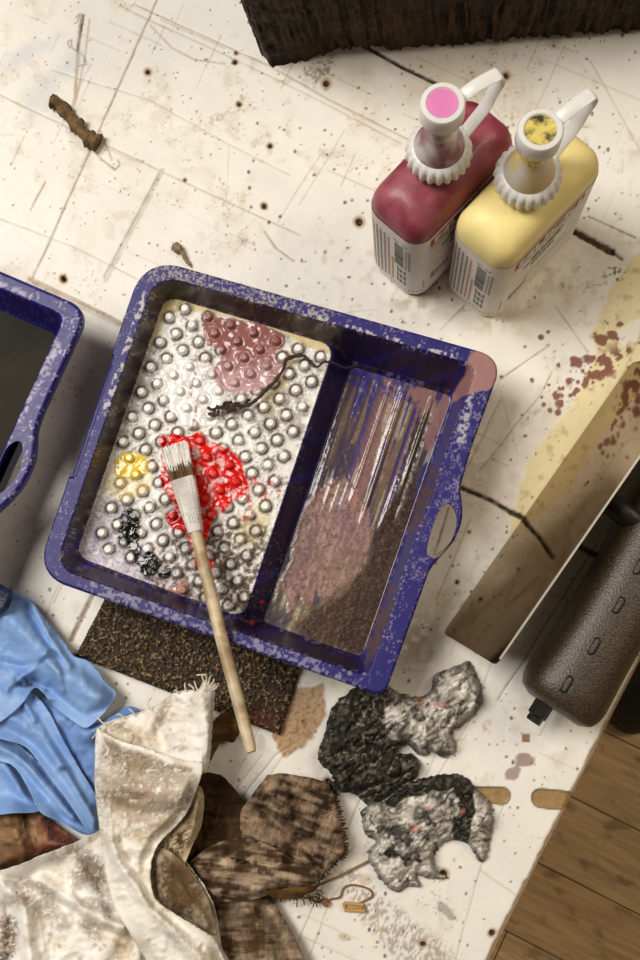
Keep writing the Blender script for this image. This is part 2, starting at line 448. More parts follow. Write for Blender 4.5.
# lines: (points, half width, colour, strength, depth)
BR, GY, DK = (150, 118, 80), (176, 166, 150), (52, 38, 22)
lines = [([(157, 0), (117, 90), (33, 278)], .9, BR, .8, .0003), ([(0, 95), (110, 147), (210, 194), (300, 235)], .6, BR, .6, .0002),
    ([(134, 4), (270, 66), (330, 100), (410, 140)], .8, BR, .65, .0003), ([(120, 6), (262, 72), (330, 106), (402, 144)], .6, BR, .45, .0002),
    ([(150, 25), (172, 48), (195, 60), (225, 64)], .7, BR, .6, 0), ([(52, 70), (150, 100), (230, 145), (290, 175)], .5, BR, .45, .0002),
    ([(0, 218), (70, 245), (150, 285)], .6, GY, .6, .0002), ([(163, 170), (140, 215), (106, 280)], 2.6, GY, .6, .0003), ([(160, 172), (104, 277)], .7, (140, 128, 112), .6, .0003),
    ([(320, 155), (278, 222)], .5, BR, .4, .0002), ([(345, 130), (300, 205)], .5, GY, .5, .0002), ([(265, 232), (276, 248), (294, 261)], 1.0, BR, .8, .0002),
    ([(30, 279), (75, 300), (122, 324)], 2.0, (160, 122, 72), .85, .0006), ([(32, 283), (118, 326)], .5, DK, .5, .0003),
    ([(95, 590), (70, 640)], 1.9, (140, 100, 54), .9, .0008), ([(97, 590), (72, 641)], .5, DK, .5, .0006),
    ([(45, 182), (31, 210)], 1.0, BR, .7, 0), ([(100, 130), (112, 160)], .6, BR, .7, 0),
    ([(362, 44), (400, 66), (446, 88)], 2.0, DK, 1.3, .0012), ([(446, 88), (575, 234)], 1.2, DK, .5, .0008), ([(572, 230), (612, 252)], 4.0, (66, 46, 22), 1.2, .0014), ([(612, 252), (622, 259)], 1.4, DK, .9, .0012),
    ([(462, 488), (490, 500), (512, 513)], 2.4, (52, 34, 14), 1.3, .0012), ([(512, 513), (548, 530), (610, 562)], 3.0, DK, 1.3, .0014), ([(610, 562), (700, 610)], 2.0, DK, .9, .0012),
    ([(555, 306), (588, 352)], .6, BR, .7, .0002), ([(588, 216), (636, 238)], .8, (100, 82, 54), .8, .0003), ([(480, 470), (540, 395), (552, 372)], .6, BR, .6, .0002), ([(500, 380), (550, 345)], .7, BR, .7, .0002),
    ([(470, 300), (440, 330)], .5, BR, .5, 0), ([(590, 60), (640, 150)], .6, BR, .45, .0002), ([(545, 60), (640, 100)], .5, BR, .4, .0002),
    ([(596, 545), (530, 650), (498, 700)], .8, DK, .6, .0004), ([(612, 552), (540, 665)], .7, DK, .5, .0004), ([(580, 600), (640, 625)], .6, DK, .5, .0003),
    ([(500, 640), (470, 720), (430, 790)], .5, GY, .6, .0002), ([(455, 752), (420, 740), (378, 730)], .7, BR, .7, .0002),
    ([(325, 860), (345, 880), (330, 900), (310, 955)], .5, BR, .5, 0), ([(505, 800), (480, 870), (455, 960)], .6, GY, .6, .0002), ([(360, 800), (290, 960)], .6, BR, .6, .0003), ([(480, 870), (530, 905)], .5, GY, .6, 0),
    ([(215, 780), (228, 800), (262, 755)], .7, BR, .4, .0002), ([(240, 800), (275, 755), (300, 740)], .9, BR, .55, .0003), ([(250, 804), (286, 752)], .5, BR, .5, .0003),
    ([(575, 660), (560, 700), (540, 735)], .6, BR, .5, 0), ([(500, 400), (466, 470), (430, 500)], .6, BR, .6, .0002), ([(470, 520), (436, 600)], .6, BR, .55, .0002), ([(448, 508), (434, 555)], 1.0, (110, 84, 50), .8, .0002), ([(454, 540), (436, 556)], .8, (110, 84, 50), .7, .0002),
    ([(82, 15), (79, 40), (74, 105)], 1.7, (150, 128, 98), .75, 0), ([(84, 16), (78, 50)], 1.3, (80, 56, 30), .9, 0), ([(90, 20), (84, 60), (76, 100)], .7, BR, .7, 0), ([(85, 140), (100, 158), (115, 170)], .8, BR, .8, 0), ([(115, 170), (120, 165), (118, 160)], .7, BR, .7, 0),
    ([(76, 18), (80, 14), (78, 22), (75, 24)], .5, (60, 70, 80), .7, 0), ([(70, 48), (68, 42), (72, 40), (72, 48), (84, 56), (86, 64), (78, 66)], .5, (60, 70, 80), .7, 0)]
for i in range(120):
    x0, y0 = rnd.uniform(-20, 660), rnd.uniform(-20, 980); a = rnd.choice([-1.14, -1.14, .42, .42, rnd.uniform(-3, 3)]); l = rnd.uniform(12, 90)
    lines.append(([(x0, y0), (x0+l*math.cos(a), y0+l*math.sin(a))], .45, BR, rnd.uniform(.15, .5), 0))
for pts, hw, c, s, dp in lines:
    px = [p[0] for p in pts]; py = [p[1] for p in pts]
    m = (X > min(px)-9) & (X < max(px)+9) & (Y > min(py)-9) & (Y < max(py)+9)
    if not m.any(): continue
    d = pl_d(X[m]+wob[m]*.5, Y[m]+wob[m]*.5, pts)
    a = (1-sst(hw*.6, hw*.9+.75, d+(n3[m]-.5)*.6*hw))*s*(.65+.7*(n2[m]-.3))
    C[m] = mix(C[m], c, a); Z[m] -= dp*(1-sst(hw*.5, hw+.8, d))
# holes, plugs and specks
for cx, cy, r in [(148, 72, 3), (64, 280, 2.6), (264, 206, 2.6), (239, 104, 2.4), (235, 62, 2.2), (326, 83, 3.6), (359, 222, 3.8), (506, 76, 3.2), (185, 180, 1.8), (457, 724, 4.2), (443, 874, 4), (328, 781, 3.4), (423, 944, 3), (492, 933, 3), (270, 146, 2.6), (63, 278, 2.6), (469, 532, 1.7), (457, 582, 1.8), (481, 598, 2), (600, 568, 5), (236, 53, 2)]:
    m = (abs(X-cx) < 14) & (abs(Y-cy) < 14)
    d = np.hypot(X[m]-cx, Y[m]-cy)+(n2[m]-.5)*2
    C[m] = mix(C[m], (176, 136, 84), .7*(1-sst(r*1.2, r*2.1, d))); C[m] = mix(C[m], (34, 24, 12), .97*(1-sst(r*.75, r*1.1, d)))
    Z[m] -= .002*(1-sst(r*.5, r, d))
for (x0, y0, x1, y1, hw) in [(478, 795, 502, 796, 8), (541, 798, 566, 801, 9)]:
    m = (X > x0-25) & (X < x1+25) & (abs(Y-y0) < 25)
    d = seg_d(X[m], Y[m], (x0, y0), (x1, y1))+(n2[m]-.5)*1.5
    a = 1-sst(hw-.5, hw+.5, d)
    C[m] = mix(C[m], (66, 44, 22), .85*(1-sst(hw+.6, hw+2, d)))
    wood = lin((158, 128, 86))[None]*(0.75+.6*fbm(X[m]/6, Y[m]/1.6, 3, 8))[:, None]
    C[m] = C[m]*(1-a[:, None])+wood*a[:, None]; Z[m] -= .0012*a
for (cx, cy, r, q) in [(526, 738, 4.2, 4)]:
    m = (abs(X-cx) < 9) & (abs(Y-cy) < 9)
    d = np.maximum(abs(X[m]-cx), abs(Y[m]-cy)*.95); C[m] = mix(C[m], (140, 100, 56), .9*(1-sst(r-.5, r+.5, d)))
for i in range(1600):
    cx, cy = rnd.uniform(-10, 650), rnd.uniform(-10, 970); r = rnd.choice([.5, .6, .7, .8, 1, 1.2, 1.6])
    if cx < 240 and cy < 560 and r > .8: r = .6
    m = np.nonzero((abs(X-cx) < 5) & (abs(Y-cy) < 5))[0]
    d = np.hypot(X[m]-cx, (Y[m]-cy)*rnd.uniform(.7, 1.3))+(n3[m]-.5)
    C[m] = mix(C[m], rnd.choice([(80, 56, 30), (110, 78, 46), (56, 40, 24), (130, 84, 60)]), .85*(1-sst(r*.7, r+.5, d)))
# worn raw edge of the board
de = -(np.stack([VX, VY], 1)-E1[:2]) @ en
C = mix(C, (150, 118, 78), .9*(1-sst(.0008, .0032, de+(n2-.5)*.0022)))
Z -= .0015*(1-sst(0, .003, de+(n2-.5)*.0015))
Z += .00025*(n2-.5)
mk('painted_top', np.stack([VX, VY, Z], 1), TF, M_TABLE, table, np.concatenate([C, (.42+.25*(n1-.5))[:, None]], 1))
mb = MB()
lo = [np.array([p[0], p[1], -.0045]) for p in tpoly]
mb.loft([[q-np.array([0, 0, .032]) for q in lo], lo])
mb.build('board', M_CORE, table, smooth=False)
for q in [(cx0+.03, cy0+.03), (cx0+.03, cy1-.03), (cx1-.05, cy1-.03), (-.03, cy0+.05)]:
    m2 = MB(); m2.box((q[0], q[1], (FZ-.0365)/2), (1, 0, 0), (0, 1, 0), (0, 0, 1), .02, .02, (-.0365-FZ)/2)
    m2.build('table_leg', M_CORE, table, smooth=False)

# ------------------------------------------------------------------ paint trays
def W2(pts, z): return [tuple(P(x, y, z)[:2]) for x, y in pts]
def inset(poly, offs):
    n = len(poly); out = []; A = [np.array(p) for p in poly]; cen = sum(A)/n
    L = []
    for i in range(n):
        d = _n(A[(i+1) % n]-A[i]); nn = np.array([-d[1], d[0]])
        if np.dot(cen-A[i], nn) < 0: nn = -nn
        L.append((A[i]+nn*offs[i], d))
    for i in range(n):
        (p, d), (q, e) = L[i-1], L[i]
        t = np.linalg.solve(np.array([d, -e]).T, q-p)[0]; out.append(tuple(p+d*t))
    return out
def resample(poly, n):
    A = np.array(list(poly)+[poly[0]]); s = np.concatenate([[0], np.cumsum(np.hypot(*np.diff(A, axis=0).T))])
    q = np.linspace(0, s[-1], n, endpoint=False)
    return np.stack([np.interp(q, s, A[:, 0]), np.interp(q, s, A[:, 1])], 1)
def tray(root, corners, zr, radii, offs, panel, zp, well, zw, bump, hole, step, paint, nubs=()):
    rim = W2(corners, zr)
    k = 8
    out = round_poly(rim, radii, k)
    bw = W2(smooth_open(bump, 4), zr); hw = W2(smooth_closed(hole, 4), zr)
    i0 = 2*(k+1)
    ob = out[:i0]+bw+out[i0:]
    j = int(np.argmin([math.hypot(p[0]-bw[len(bw)//2][0], p[1]-bw[len(bw)//2][1]) for p in hw]))
    hr = hw[j:]+hw[:j+1]
    # the hole runs the other way round
    def sgn(p): return sum(p[i-1][0]*p[i][1]-p[i][0]*p[i-1][1] for i in range(len(p)))
    if sgn(hr)*sgn(ob) > 0: hr = hr[::-1]
    m = i0+len(bw)//2
    key = ob[:m+1]+hr+ob[m:]
    X, Y, F, _ = snap_grid(key, step)
    dout = -poly_sdf(X, Y, ob)
    inner = round_poly(inset(rim, offs), [max(.006, r-.006) for r in radii], k)
    a = np.clip(-poly_sdf(X, Y, inner), 0, None)
    pw = round_poly(W2(panel, zp), .008, 6) if panel else None
    ww = round_poly(W2(well, zw), .004, 4)
    if panel:
        p4 = W2(panel, zp); w4 = W2(well, zw)
        Fp = round_poly([p4[0], p4[1], w4[0], w4[1], w4[2], w4[3], p4[2], p4[3]], [.008, .002, .002, .004, .004, .002, .002, .008], 4)
        dp = np.clip(poly_sdf(X, Y, pw), 0, None); dw = np.clip(poly_sdf(X, Y, ww), 0, None)
        q = dw/(dp+dw+1e-9)                                  # 1 on the panel, 0 in the well
        zf = zw+(zp-zw)*sst(0, 1, q)
    else:
        Fp = ww; dp = np.full(X.shape, .1); dw = np.clip(poly_sdf(X, Y, ww), 0, None); q = np.zeros(X.shape); zf = np.full(X.shape, zw)
    bb = np.clip(poly_sdf(X, Y, Fp), 0, None)
    t = a/(a+bb+1e-9)
    g = np.interp(t, [0, .1, .74, .84, .93, 1], [0, .05, .86, .90, .985, 1])
    Z = zr+(zf-zr)*g
    Z -= .0018*(1-sst(0, .0014, np.where(a > 0, 1, dout)))**2
    Z += .0008*np.exp(-((a-0.0004)/.0006)**2)*(bb > 0)
    on_panel = (dp <= 0) & (a > 0); on_well = (dw <= 0) & (a > 0)
    info = dict(a=a, bb=bb, t=t, q=q, dout=dout, on_panel=on_panel, on_well=on_well, dp=dp, dw=dw)
    nd = np.full(X.shape, 1.0)
    for x, y in nubs:
        c = P(x, y, zp+.004)
        m = (abs(X-c[0]) < .009) & (abs(Y-c[1]) < .009)
        nd[m] = np.minimum(nd[m], np.hypot(X[m]-c[0], Y[m]-c[1]))
    info['nd'] = nd
    Z += .0036*(1-sst(.0022, .0031, nd))*on_panel
    px, py = proj(np.stack([X, Y, Z], 1))
    Ccol, dz, parts = paint(px, py, info, X, Y)
    Z = Z+dz
    V = np.stack([X, Y, Z], 1)
    # normals of the whole moulding, so that the parts meet without a seam
    fn = np.cross(V[F[:, 1]]-V[F[:, 0]], V[F[:, 3]]-V[F[:, 0]])+np.cross(V[F[:, 3]]-V[F[:, 2]], V[F[:, 1]]-V[F[:, 2]])
    vnm = np.zeros_like(V)
    for i in range(4): np.add.at(vnm, F[:, i], fn)
    vnm /= np.linalg.norm(vnm, axis=1, keepdims=True)+1e-20
    lab = parts[F].max(1)
    objs = {}
    for val, (name, mat, label) in paint.parts.items():
        f = F[lab == val]
        if not len(f): continue
        u, inv = np.unique(f, return_inverse=True)
        o = mk(name, V[u], inv.reshape(-1, 4), mat, root, Ccol[u], True, normals=vnm[u])
        if label: o['label'] = label
        objs[val] = o
    # outer lip and outer walls
    mb = MB(); B = border(F)
    vv = {}
    for e in B:
        for i in e: vv.setdefault(int(i), len(vv))
    ids = np.array(list(vv)); top = V[ids]; low = top-np.array([0, 0, .0045])
    n = len(ids)
    mb.add(np.concatenate([top, low]), [(vv[int(b)], vv[int(a)], n+vv[int(a)], n+vv[int(b)]) for a, b in B])
    mb.build('rim_lip', M_PUR, root, angle=50)
    r1 = resample(round_poly(inset(rim, [o*.55 for o in offs]), [max(.006, r-.004) for r in radii], k), 96)
    c = r1.mean(0)
    bse = resample(round_poly(inset(rim, [o+.010 for o in offs]), [max(.006, r-.004) for r in radii], k), 96)
    mb = MB()
    rings = [[(p[0], p[1], .0008) for p in bse], [(p[0], p[1], .003) for p in bse+(bse-c)*.012], [(p[0]*.5+s[0]*.5, p[1]*.5+s[1]*.5, zr*.55) for p, s in zip(r1, bse)], [(p[0], p[1], zr-.003) for p in r1]]
    mb.loft(rings, caps=(True, False)); mb.build('outer_wall', M_PUR, root, angle=50)
    return objs

# main tray: measured picture outlines of each level
MC = [(144.6, 256), (504, 357.7), (384.4, 697.2), (34.7, 574.8)]
LV = np.array([(16, -8.5), (6.7, 16.5)])
panelpx = [(166, 296), (334, 346), (243, 618), (76, 556)]
nubs = []
for i in range(-18, 24):
    for j in range(-18, 24):
        x, y = np.array([168.5, 316])+i*LV[0]+j*LV[1]
        if poly_sdf(np.array([x]), np.array([y]), panelpx)[0] < -5.5: nubs.append((x, y))
PURPLE = (38, 30, 110)
def main_paint(px, py, I, X, Y):
    n1 = fbm(px/30, py/30, 4, 61); n2 = fbm(px/8, py/8, 4, 62); n3 = fbm(px/1.6, py/1.6, 3, 63); n4 = fbm(px/3.4, py/3.4, 3, 64)
    n = len(px); C = np.tile(lin(PURPLE), (n, 1)); R = np.full(n, .45); dz = np.zeros(n); part = np.zeros(n, int)
    bb, a, q = I['bb'], I['a'], I['q']
    flange = (a <= 0); wall = (a > 0) & (bb > 0)
    def pb(pts, ns=7, soft=1.2, sm=True):
        d = poly_sdf(px, py, smooth_closed(pts, 5) if sm else pts)+(n2-.5)*ns+(n4-.5)*ns*.5
        return 1-sst(-soft, soft, d)
    def ln(pts, hw, soft=1): return 1-sst(hw, hw+soft, pl_d(px, py, pts)+(n2-.5)*hw)
    # flange: dusty speckle
    dust = sst(.63, .70, n3)*sst(.35, .65, n2)
    C[flange] = mix(C, (176, 170, 190), .55*dust)[flange]
    topf = ln([(150, 268), (240, 290), (320, 312)], 11, 6)*sst(.33, .52, n4)
    C = mix(C, (176, 168, 158), .7*topf*flange*sst(.44, .56, n3))
    botf = ln([(95, 590), (240, 640), (345, 682)], 8, 6)*sst(.50, .60, n4)
    C = mix(C, (170, 165, 186), .5*botf*flange)
    C = mix(C, (200, 196, 200), .8*flange*(I['dout'] > .0065)*sst(.52, .6, n4)*ln([(140, 310), (116, 400), (340, 322), (440, 352)], 12, 10))
    C = mix(C, (138, 130, 160), .55*flange*ln([(474, 425), (450, 490), (424, 570)], 8, 8)*sst(.46, .58, n3)*sst(.35, .6, n2))
    C = mix(C, (200, 196, 204), .7*flange*sst(.54, .62, n4)*ln([(470, 390), (461, 440)], 3, 4))
    C = mix(C, (164, 120, 116), .95*pb([(472, 352), (488, 352), (504, 366), (497, 382), (486, 390), (466, 396), (452, 400), (464, 374)], 4)*(a < .012))
    # walls: dried brown film on the ramp side
    wl = wall*(1-sst(-3, 30, px-(330-.34*(py-345))))
    C = mix(C, (84, 68, 46), .88*wl*sst(.25, .5, n1*.6+n4*.4)*(1-sst(.0, .5, sst(520, 570, py-.35*(px-90)))))
    C = mix(C, (140, 120, 88), .5*wl*sst(.55, .66, n4)); R = np.where(wall, .3, R)
    C = mix(C, (200, 196, 200), .7*wall*sst(.6, .68, n3)*(a < .0015))
    ledge = wall*(I['t'] > .8)*(I['t'] < .95)
    C = mix(C, (150, 144, 160), .6*ledge*sst(.5, .6, n4))
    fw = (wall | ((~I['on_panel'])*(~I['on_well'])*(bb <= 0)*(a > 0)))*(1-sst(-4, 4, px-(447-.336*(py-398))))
    shade_film = fbm((px*.96-py*.28)/40, (px*.28+py*.96)/9, 4, 66)  # dark streaks on walls and step: shade painted in, over some real staining
    C = mix(C, (34, 22, 34), .75*fw*sst(.3, .5, shade_film)); C = mix(C, (76, 58, 66), .35*fw*sst(.6, .7, n3)*sst(.45, .6, shade_film))
    # right wall patches
    rw = wall*sst(0, 6, px-(447-.336*(py-398)))
    C = mix(C, (84, 46, 36), .85*rw*(ln([(428, 478), (410, 520)], 9, 6)+ln([(392, 600), (375, 650)], 12, 8))*sst(.3, .5, n4))
    # step between ramp and well
    stp = (~I['on_panel'])*(~I['on_well'])*(bb <= 0)*(a > 0)
    C = mix(C, (120, 110, 110), .5*stp*sst(.62, .7, n3)*sst(.5, .6, n1))
    # ---- ramp panel
    pn = I['on_panel']; nd = I['nd']
    base = np.tile(lin((238, 236, 233)), (n, 1))
    sp = sst(.52, .66, n3)*sst(.3, .7, n2)
    base = mix(base, (120, 100, 80), .7*sp); base = mix(base, (96, 78, 58), .5*sst(.56, .68, n1*.6+n4*.4)*(1-sst(500, 560, py)))
    lav = pb([(76, 540), (100, 500), (130, 500), (150, 560), (200, 600), (180, 605), (80, 570)], 16, 8)
    base = mix(base, (186, 176, 190), .75*lav); base = mix(base, (112, 100, 130), .5*lav*sst(.5, .62, n3))
    low = pb([(170, 530), (215, 520), (262, 520), (275, 540), (250, 620), (150, 600), (150, 570)], 22, 10)
    base = mix(base, (130, 108, 88), .75*low*sst(.3, .55, n4)); base = mix(base, (52, 34, 24), .75*low*sst(.5, .62, n4))
    rgt = pb([(250, 500), (285, 440), (330, 350), (320, 340), (270, 420), (245, 480)], 12, 8)
    base = mix(base, (150, 135, 120), .45*rgt*sst(.45, .6, n3))
    yl = pb([(160, 296), (200, 296), (260, 314), (320, 338), (330, 350), (312, 348), (280, 332), (240, 320), (200, 312), (176, 312), (160, 330), (150, 350)], 4, 1.5)
    base = mix(base, (214, 192, 136), .85*yl)
    yl2 = pb([(300, 350), (280, 400), (262, 410), (280, 370), (290, 350)], 8, 6)+pb([(250, 510), (270, 500), (265, 530), (250, 545), (235, 540)], 8, 6)
    base = mix(base, (220, 200, 140), .5*yl2)
    ring = sst(.0030, .0034, nd)*(1-sst(.0036, .0058, nd))
    base = mix(base, (58, 45, 30), .95*ring*sst(.26, .5, n2))
    base = mix(base, (246, 245, 242), .95*(nd < .0029)*(1-.6*low))
    base = mix(base, (70, 58, 48), .6*(nd < .0035)*(nd > .0030))
    C = np.where(pn[:, None], base, C); R = np.where(pn, .24+.3*sst(.4, .7, n2), R)
    red = pb([(158, 440), (170, 434), (186, 436), (200, 432), (216, 444), (234, 452), (247, 474), (249, 490), (238, 497), (226, 510), (214, 520), (206, 545), (214, 565), (205, 580), (196, 565), (190, 540), (176, 530), (163, 516), (176, 508), (160, 480), (164, 460)], 7)
    red *= 1-.95*sst(.55, .6, fbm(px/6+9, py/6, 3, 71))*(nd > .0034)*.6
    red = np.maximum(red, .8*sst(.6, .66, n4)*pb([(235, 480), (262, 476), (285, 490), (262, 505), (240, 520), (230, 500)], 10))
    whi = pb([(163, 380), (180, 362), (208, 362), (222, 386), (228, 404), (222, 420), (200, 428), (184, 424), (166, 404)], 7)
    whi2 = pb([(150, 500), (176, 480), (170, 520), (150, 535)], 10)*(1-red)
    mauve = pb([(204, 312), (222, 318), (262, 324), (286, 338), (276, 356), (286, 370), (276, 384), (258, 390), (240, 394), (222, 388), (214, 372), (222, 354), (206, 340)], 6)
    blk = pb([(122, 512), (132, 508), (140, 526), (140, 548), (156, 556), (170, 572), (160, 580), (146, 576), (136, 560), (124, 546), (118, 530)], 8)
    blk *= 1-.9*sst(.6, .66, fbm(px/5, py/5+7, 3, 73))
    yel = pb([(120, 455), (136, 452), (146, 462), (142, 476), (128, 478), (116, 474)], 8)
    yel = np.maximum(yel, .35*pb([(110, 470), (148, 455), (150, 490), (120, 500), (104, 490)], 6))
    pink = pb([(178, 582), (188, 584), (184, 600), (172, 602), (166, 594)], 6)
    for m, c1, c2, val in [(whi, (236, 234, 230), (214, 204, 204), 2), (mauve, (148, 96, 92), (200, 164, 166), 3), (yel, (232, 196, 60), (240, 210, 100), 4), (red, (222, 20, 14), (190, 12, 10), 5), (blk, (16, 14, 12), (30, 26, 22), 6), (pink, (176, 128, 118), (176, 128, 118), 9)]:
        m = m*pn
        cc = mix(np.tile(lin(c1), (n, 1)), c2, sst(.45, .62, n1*.4+n2*.6) if val != 3 else sst(345, 388, py+(n2-.5)*40))
        C = C*(1-m[:, None])+cc*m[:, None]; R = R*(1-m)+.16*m
        part = np.where((m > .5) & pn, val, part)
        dz += m*(.0006+.0009*(fbm(px/6, py/6, 2, 75+val)-.4))*sst(.0024, .004, nd)
    C = mix(C, (120, 30, 30), .6*pn*(1-sst(.8, 1.8, pl_d(px, py, [(196, 372), (190, 392), (197, 405), (192, 430)]))))
    wet = pn*(part > 0)
    dz += pn*(part == 0)*(.0005*(n2-.5)+.0003*(n4-.5))
    dz += pn*.0006*np.exp(-((nd-.0045)/.0011)**2)*sst(.35, .6, n1)
    part = np.where(pn & (part == 0), 1, part)
    # ---- paint well
    wl = I['on_well']
    d0 = _n(np.array([449-362, 398-657.0])); s = (px-449)*(-d0[1])+(py-398)*d0[0]; s = -s     # across, from the right edge towards the ramp
    u = (px-362)*d0[0]+(py-657)*d0[1]                                                          # along, 0 at the near end .. 273
    sn = vn(s/4.2, u/160+5, 81); sn2 = vn(s/2.1, u/90, 82); slow = fbm(s/20, u/60, 3, 83)
    base = np.tile(lin((72, 60, 78)), (n, 1))
    base = mix(base, (120, 100, 84), sst(.38, .6, sn)*sst(.32, .5, slow))
    base = mix(base, (50, 40, 116), .9*sst(.52, .66, sn2)*sst(90, 150, u+(n2-.5)*60))
    base = mix(base, (150, 112, 104), .75*sst(.55, .7, vn(s/5+9, u/200, 84))*sst(110, 170, u+(n2-.5)*40)*(1-sst(60, 75, s)))
    base = mix(base, (126, 112, 76), .6*sst(.4, .6, n1)*(1-sst(70, 130, u)))
    base = mix(base, (200, 192, 170), .5*sst(.62, .72, vn(s/2.4+3, u/50, 85))*sst(.5, .6, n1))
    pl = pb([(372, 528), (368, 552), (352, 580), (326, 600), (316, 590), (306, 612), (300, 592), (288, 616), (284, 592), (274, 604), (280, 580), (290, 560), (300, 520), (320, 490), (350, 480)], 9, 1.5)
    pl0 = pl; pl = pl*(.55+.45*sst(.35, .6, vn(s/3+n2*3, u/26, 86)))
    base = mix(base, (166, 128, 122), .85*pl); base = mix(base, (96, 70, 66), .55*pl*sst(.5, .6, n4))
    dk = pb([(376, 530), (410, 470), (418, 440), (412, 520), (390, 590), (362, 652), (300, 632), (306, 616), (352, 584), (370, 556)], 12, 4)
    base = mix(base, (60, 36, 24), .9*dk*(1-.6*pl))
    base = mix(base, (150, 124, 96), .5*sst(.6, .68, n3)*(.3+.7*dk))
    base = mix(base, (40, 28, 22), .45*sst(.62, .7, n3))
    base = mix(base, (52, 44, 130), .8*ln([(352, 372), (400, 388)], 10, 6)*sst(.4, .55, n4))
    base = mix(base, (150, 110, 104), .85*pb([(408, 388), (452, 396), (440, 430), (426, 450), (420, 410)], 9, 2)*sst(.35, .5, slow))
    base = mix(base, (62, 50, 30), .8*pb([(428, 412), (424, 440), (410, 470), (402, 500), (412, 440)], 8, 2))
    C = np.where(wl[:, None], base, C); R = np.where(wl, .5, R)
    reg = sst(120, 165, u+(n1-.5)*50)*(1-sst(262, 272, u))*sst(8, 16, s)
    dz += wl*reg*.0013*(sst(.42, .8, vn(s/4.0+2, u/300, 88))-.3)
    R = np.where(wl, .27-.07*reg, R); R = np.where(rw > .5, .5, R)
    dz += wl*(.00016*(n2-.5)+.0002*(n4-.5)+.0003*pl0)
    for (x, y) in [(262, 602), (252, 623)]:
        C = mix(C, (216, 20, 16), 1-sst(1.6, 2.4, np.hypot(px-x, py-y)))
    part = np.where(wl, 7, part)
    # moulded slot on the left rim
    nt_ = ((pl_d(px, py, [(109, 358), (73, 473)]) < 4.6) & flange & (I['dout'] < .004))
    dz -= .0045*nt_
    # handle loop
    hd = flange & (px > 500.5-.352*(py-382)) & (py > 462) & (py < 596)
    part = np.where(hd, 8, part)
    return np.concatenate([C, np.clip(R, .05, 1)[:, None]], 1), dz, part
main_paint.parts = {0: ('rim', M_TRAY, None), 1: ('studded_ramp', M_TRAY, 'silvery ramp panel covered with round studs'), 2: ('paint_puddle', M_WET, 'white wet paint puddle'),
    3: ('paint_puddle', M_WET, 'dusty mauve wet paint puddle'), 4: ('paint_puddle', M_WET, 'yellow paint blot'), 5: ('paint_puddle', M_WET, 'bright red wet paint puddle'),
    6: ('paint_puddle', M_WET, 'black wet paint smear'), 9: ('paint_puddle', M_WET, 'small pinkish paint blob'), 7: ('paint_well', M_WET, 'deep well streaked with mauve and brown paint'), 8: ('handle_loop', M_TRAY, None)}
t1 = thing('paint_tray', 'large purple paint tray with studded ramp, red and white paint and a streaked well', 'paint tray', P(270, 470, 0), 'purple paint trays')
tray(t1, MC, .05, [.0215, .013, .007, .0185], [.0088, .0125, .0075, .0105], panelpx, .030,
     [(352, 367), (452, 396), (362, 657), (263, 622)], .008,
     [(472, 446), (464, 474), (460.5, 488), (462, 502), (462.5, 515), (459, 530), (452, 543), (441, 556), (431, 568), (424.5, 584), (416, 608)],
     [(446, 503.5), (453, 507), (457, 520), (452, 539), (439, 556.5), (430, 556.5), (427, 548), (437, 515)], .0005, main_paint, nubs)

def side_paint(px, py, I, X, Y):
    n2 = fbm(px/8, py/8, 4, 162); n3 = fbm(px/1.6, py/1.6, 3, 163); n4 = fbm(px/3.4, py/3.4, 3, 164)
    n = len(px); C = np.tile(lin((42, 34, 114)), (n, 1)); part = np.zeros(n, int)
    fl = I['a'] <= 0
    C = mix(C, (190, 184, 206), .8*fl*sst(.6, .66, n3)*sst(.4, .6, n2))
    e = 1-sst(0, 5, pl_d(px, py, [(58, 345), (40, 378), (18, 425)]))
    C = mix(C, (196, 190, 208), .7*e*sst(.45, .55, n4)*fl)
    C = mix(C, (196, 190, 208), .6*(1-sst(0, 5, pl_d(px, py, [(0, 284), (30, 296)])))*sst(.45, .55, n4))
    C = mix(C, (120, 112, 150), .3*(~fl)*sst(.62, .7, n3))
    part = np.where(I['on_well'], 1, part)
    C = np.where(I['on_well'][:, None], lin((40, 32, 22))[None], C)
    hd = fl & (px > 88-.457*(py-320)) & (py > 420)
    part = np.where(hd, 2, part)
    return np.concatenate([C, np.full((n, 1), .38)], 1), .0003*(n2-.5), part
side_paint.parts = {0: ('rim', M_TRAY, None), 1: ('tray_floor', M_TRAY, None), 2: ('handle_loop', M_TRAY, None)}
t2 = thing('paint_tray', 'second purple paint tray cut off by the left edge, filled with dark murky liquid', 'paint tray', P(-80, 395, 0), 'purple paint trays')
tray(t2, [(-254, 162), (88.9, 309), (-56, 627), (-399, 480)], .05, [.02, .013, .013, .02], [.0095, .0118, .0095, .01], None, .02,
     [(-226, 218), (62, 338), (-52, 590), (-342, 468)], .02,
     [(42, 412), (36, 430), (35, 446), (32, 464), (22.5, 484), (8.5, 501), (-3, 512), (-14, 528), (-22, 552)],
     [(17, 441), (23, 446), (20, 470), (11, 484), (0, 494), (-7, 493), (-8, 483), (2, 458), (8, 447)], .0008, side_paint)
M_LIQ = material('murky_liquid', (22, 18, 10), .45, noise=(25, .35), bump=(30, .1, .0006), spec=.07, tint=((38, 32, 17), 18))
wp = W2([(-222, 216), (60, 336), (-53, 593), (-345, 470)], .022)
mb = MB(); V = [(x, y, .0222) for x, y in round_poly(wp, .006, 5)]
mb.add(V, [tuple(reversed(range(len(V))))]); mb.build('murky_liquid', M_LIQ, t2, smooth=False)

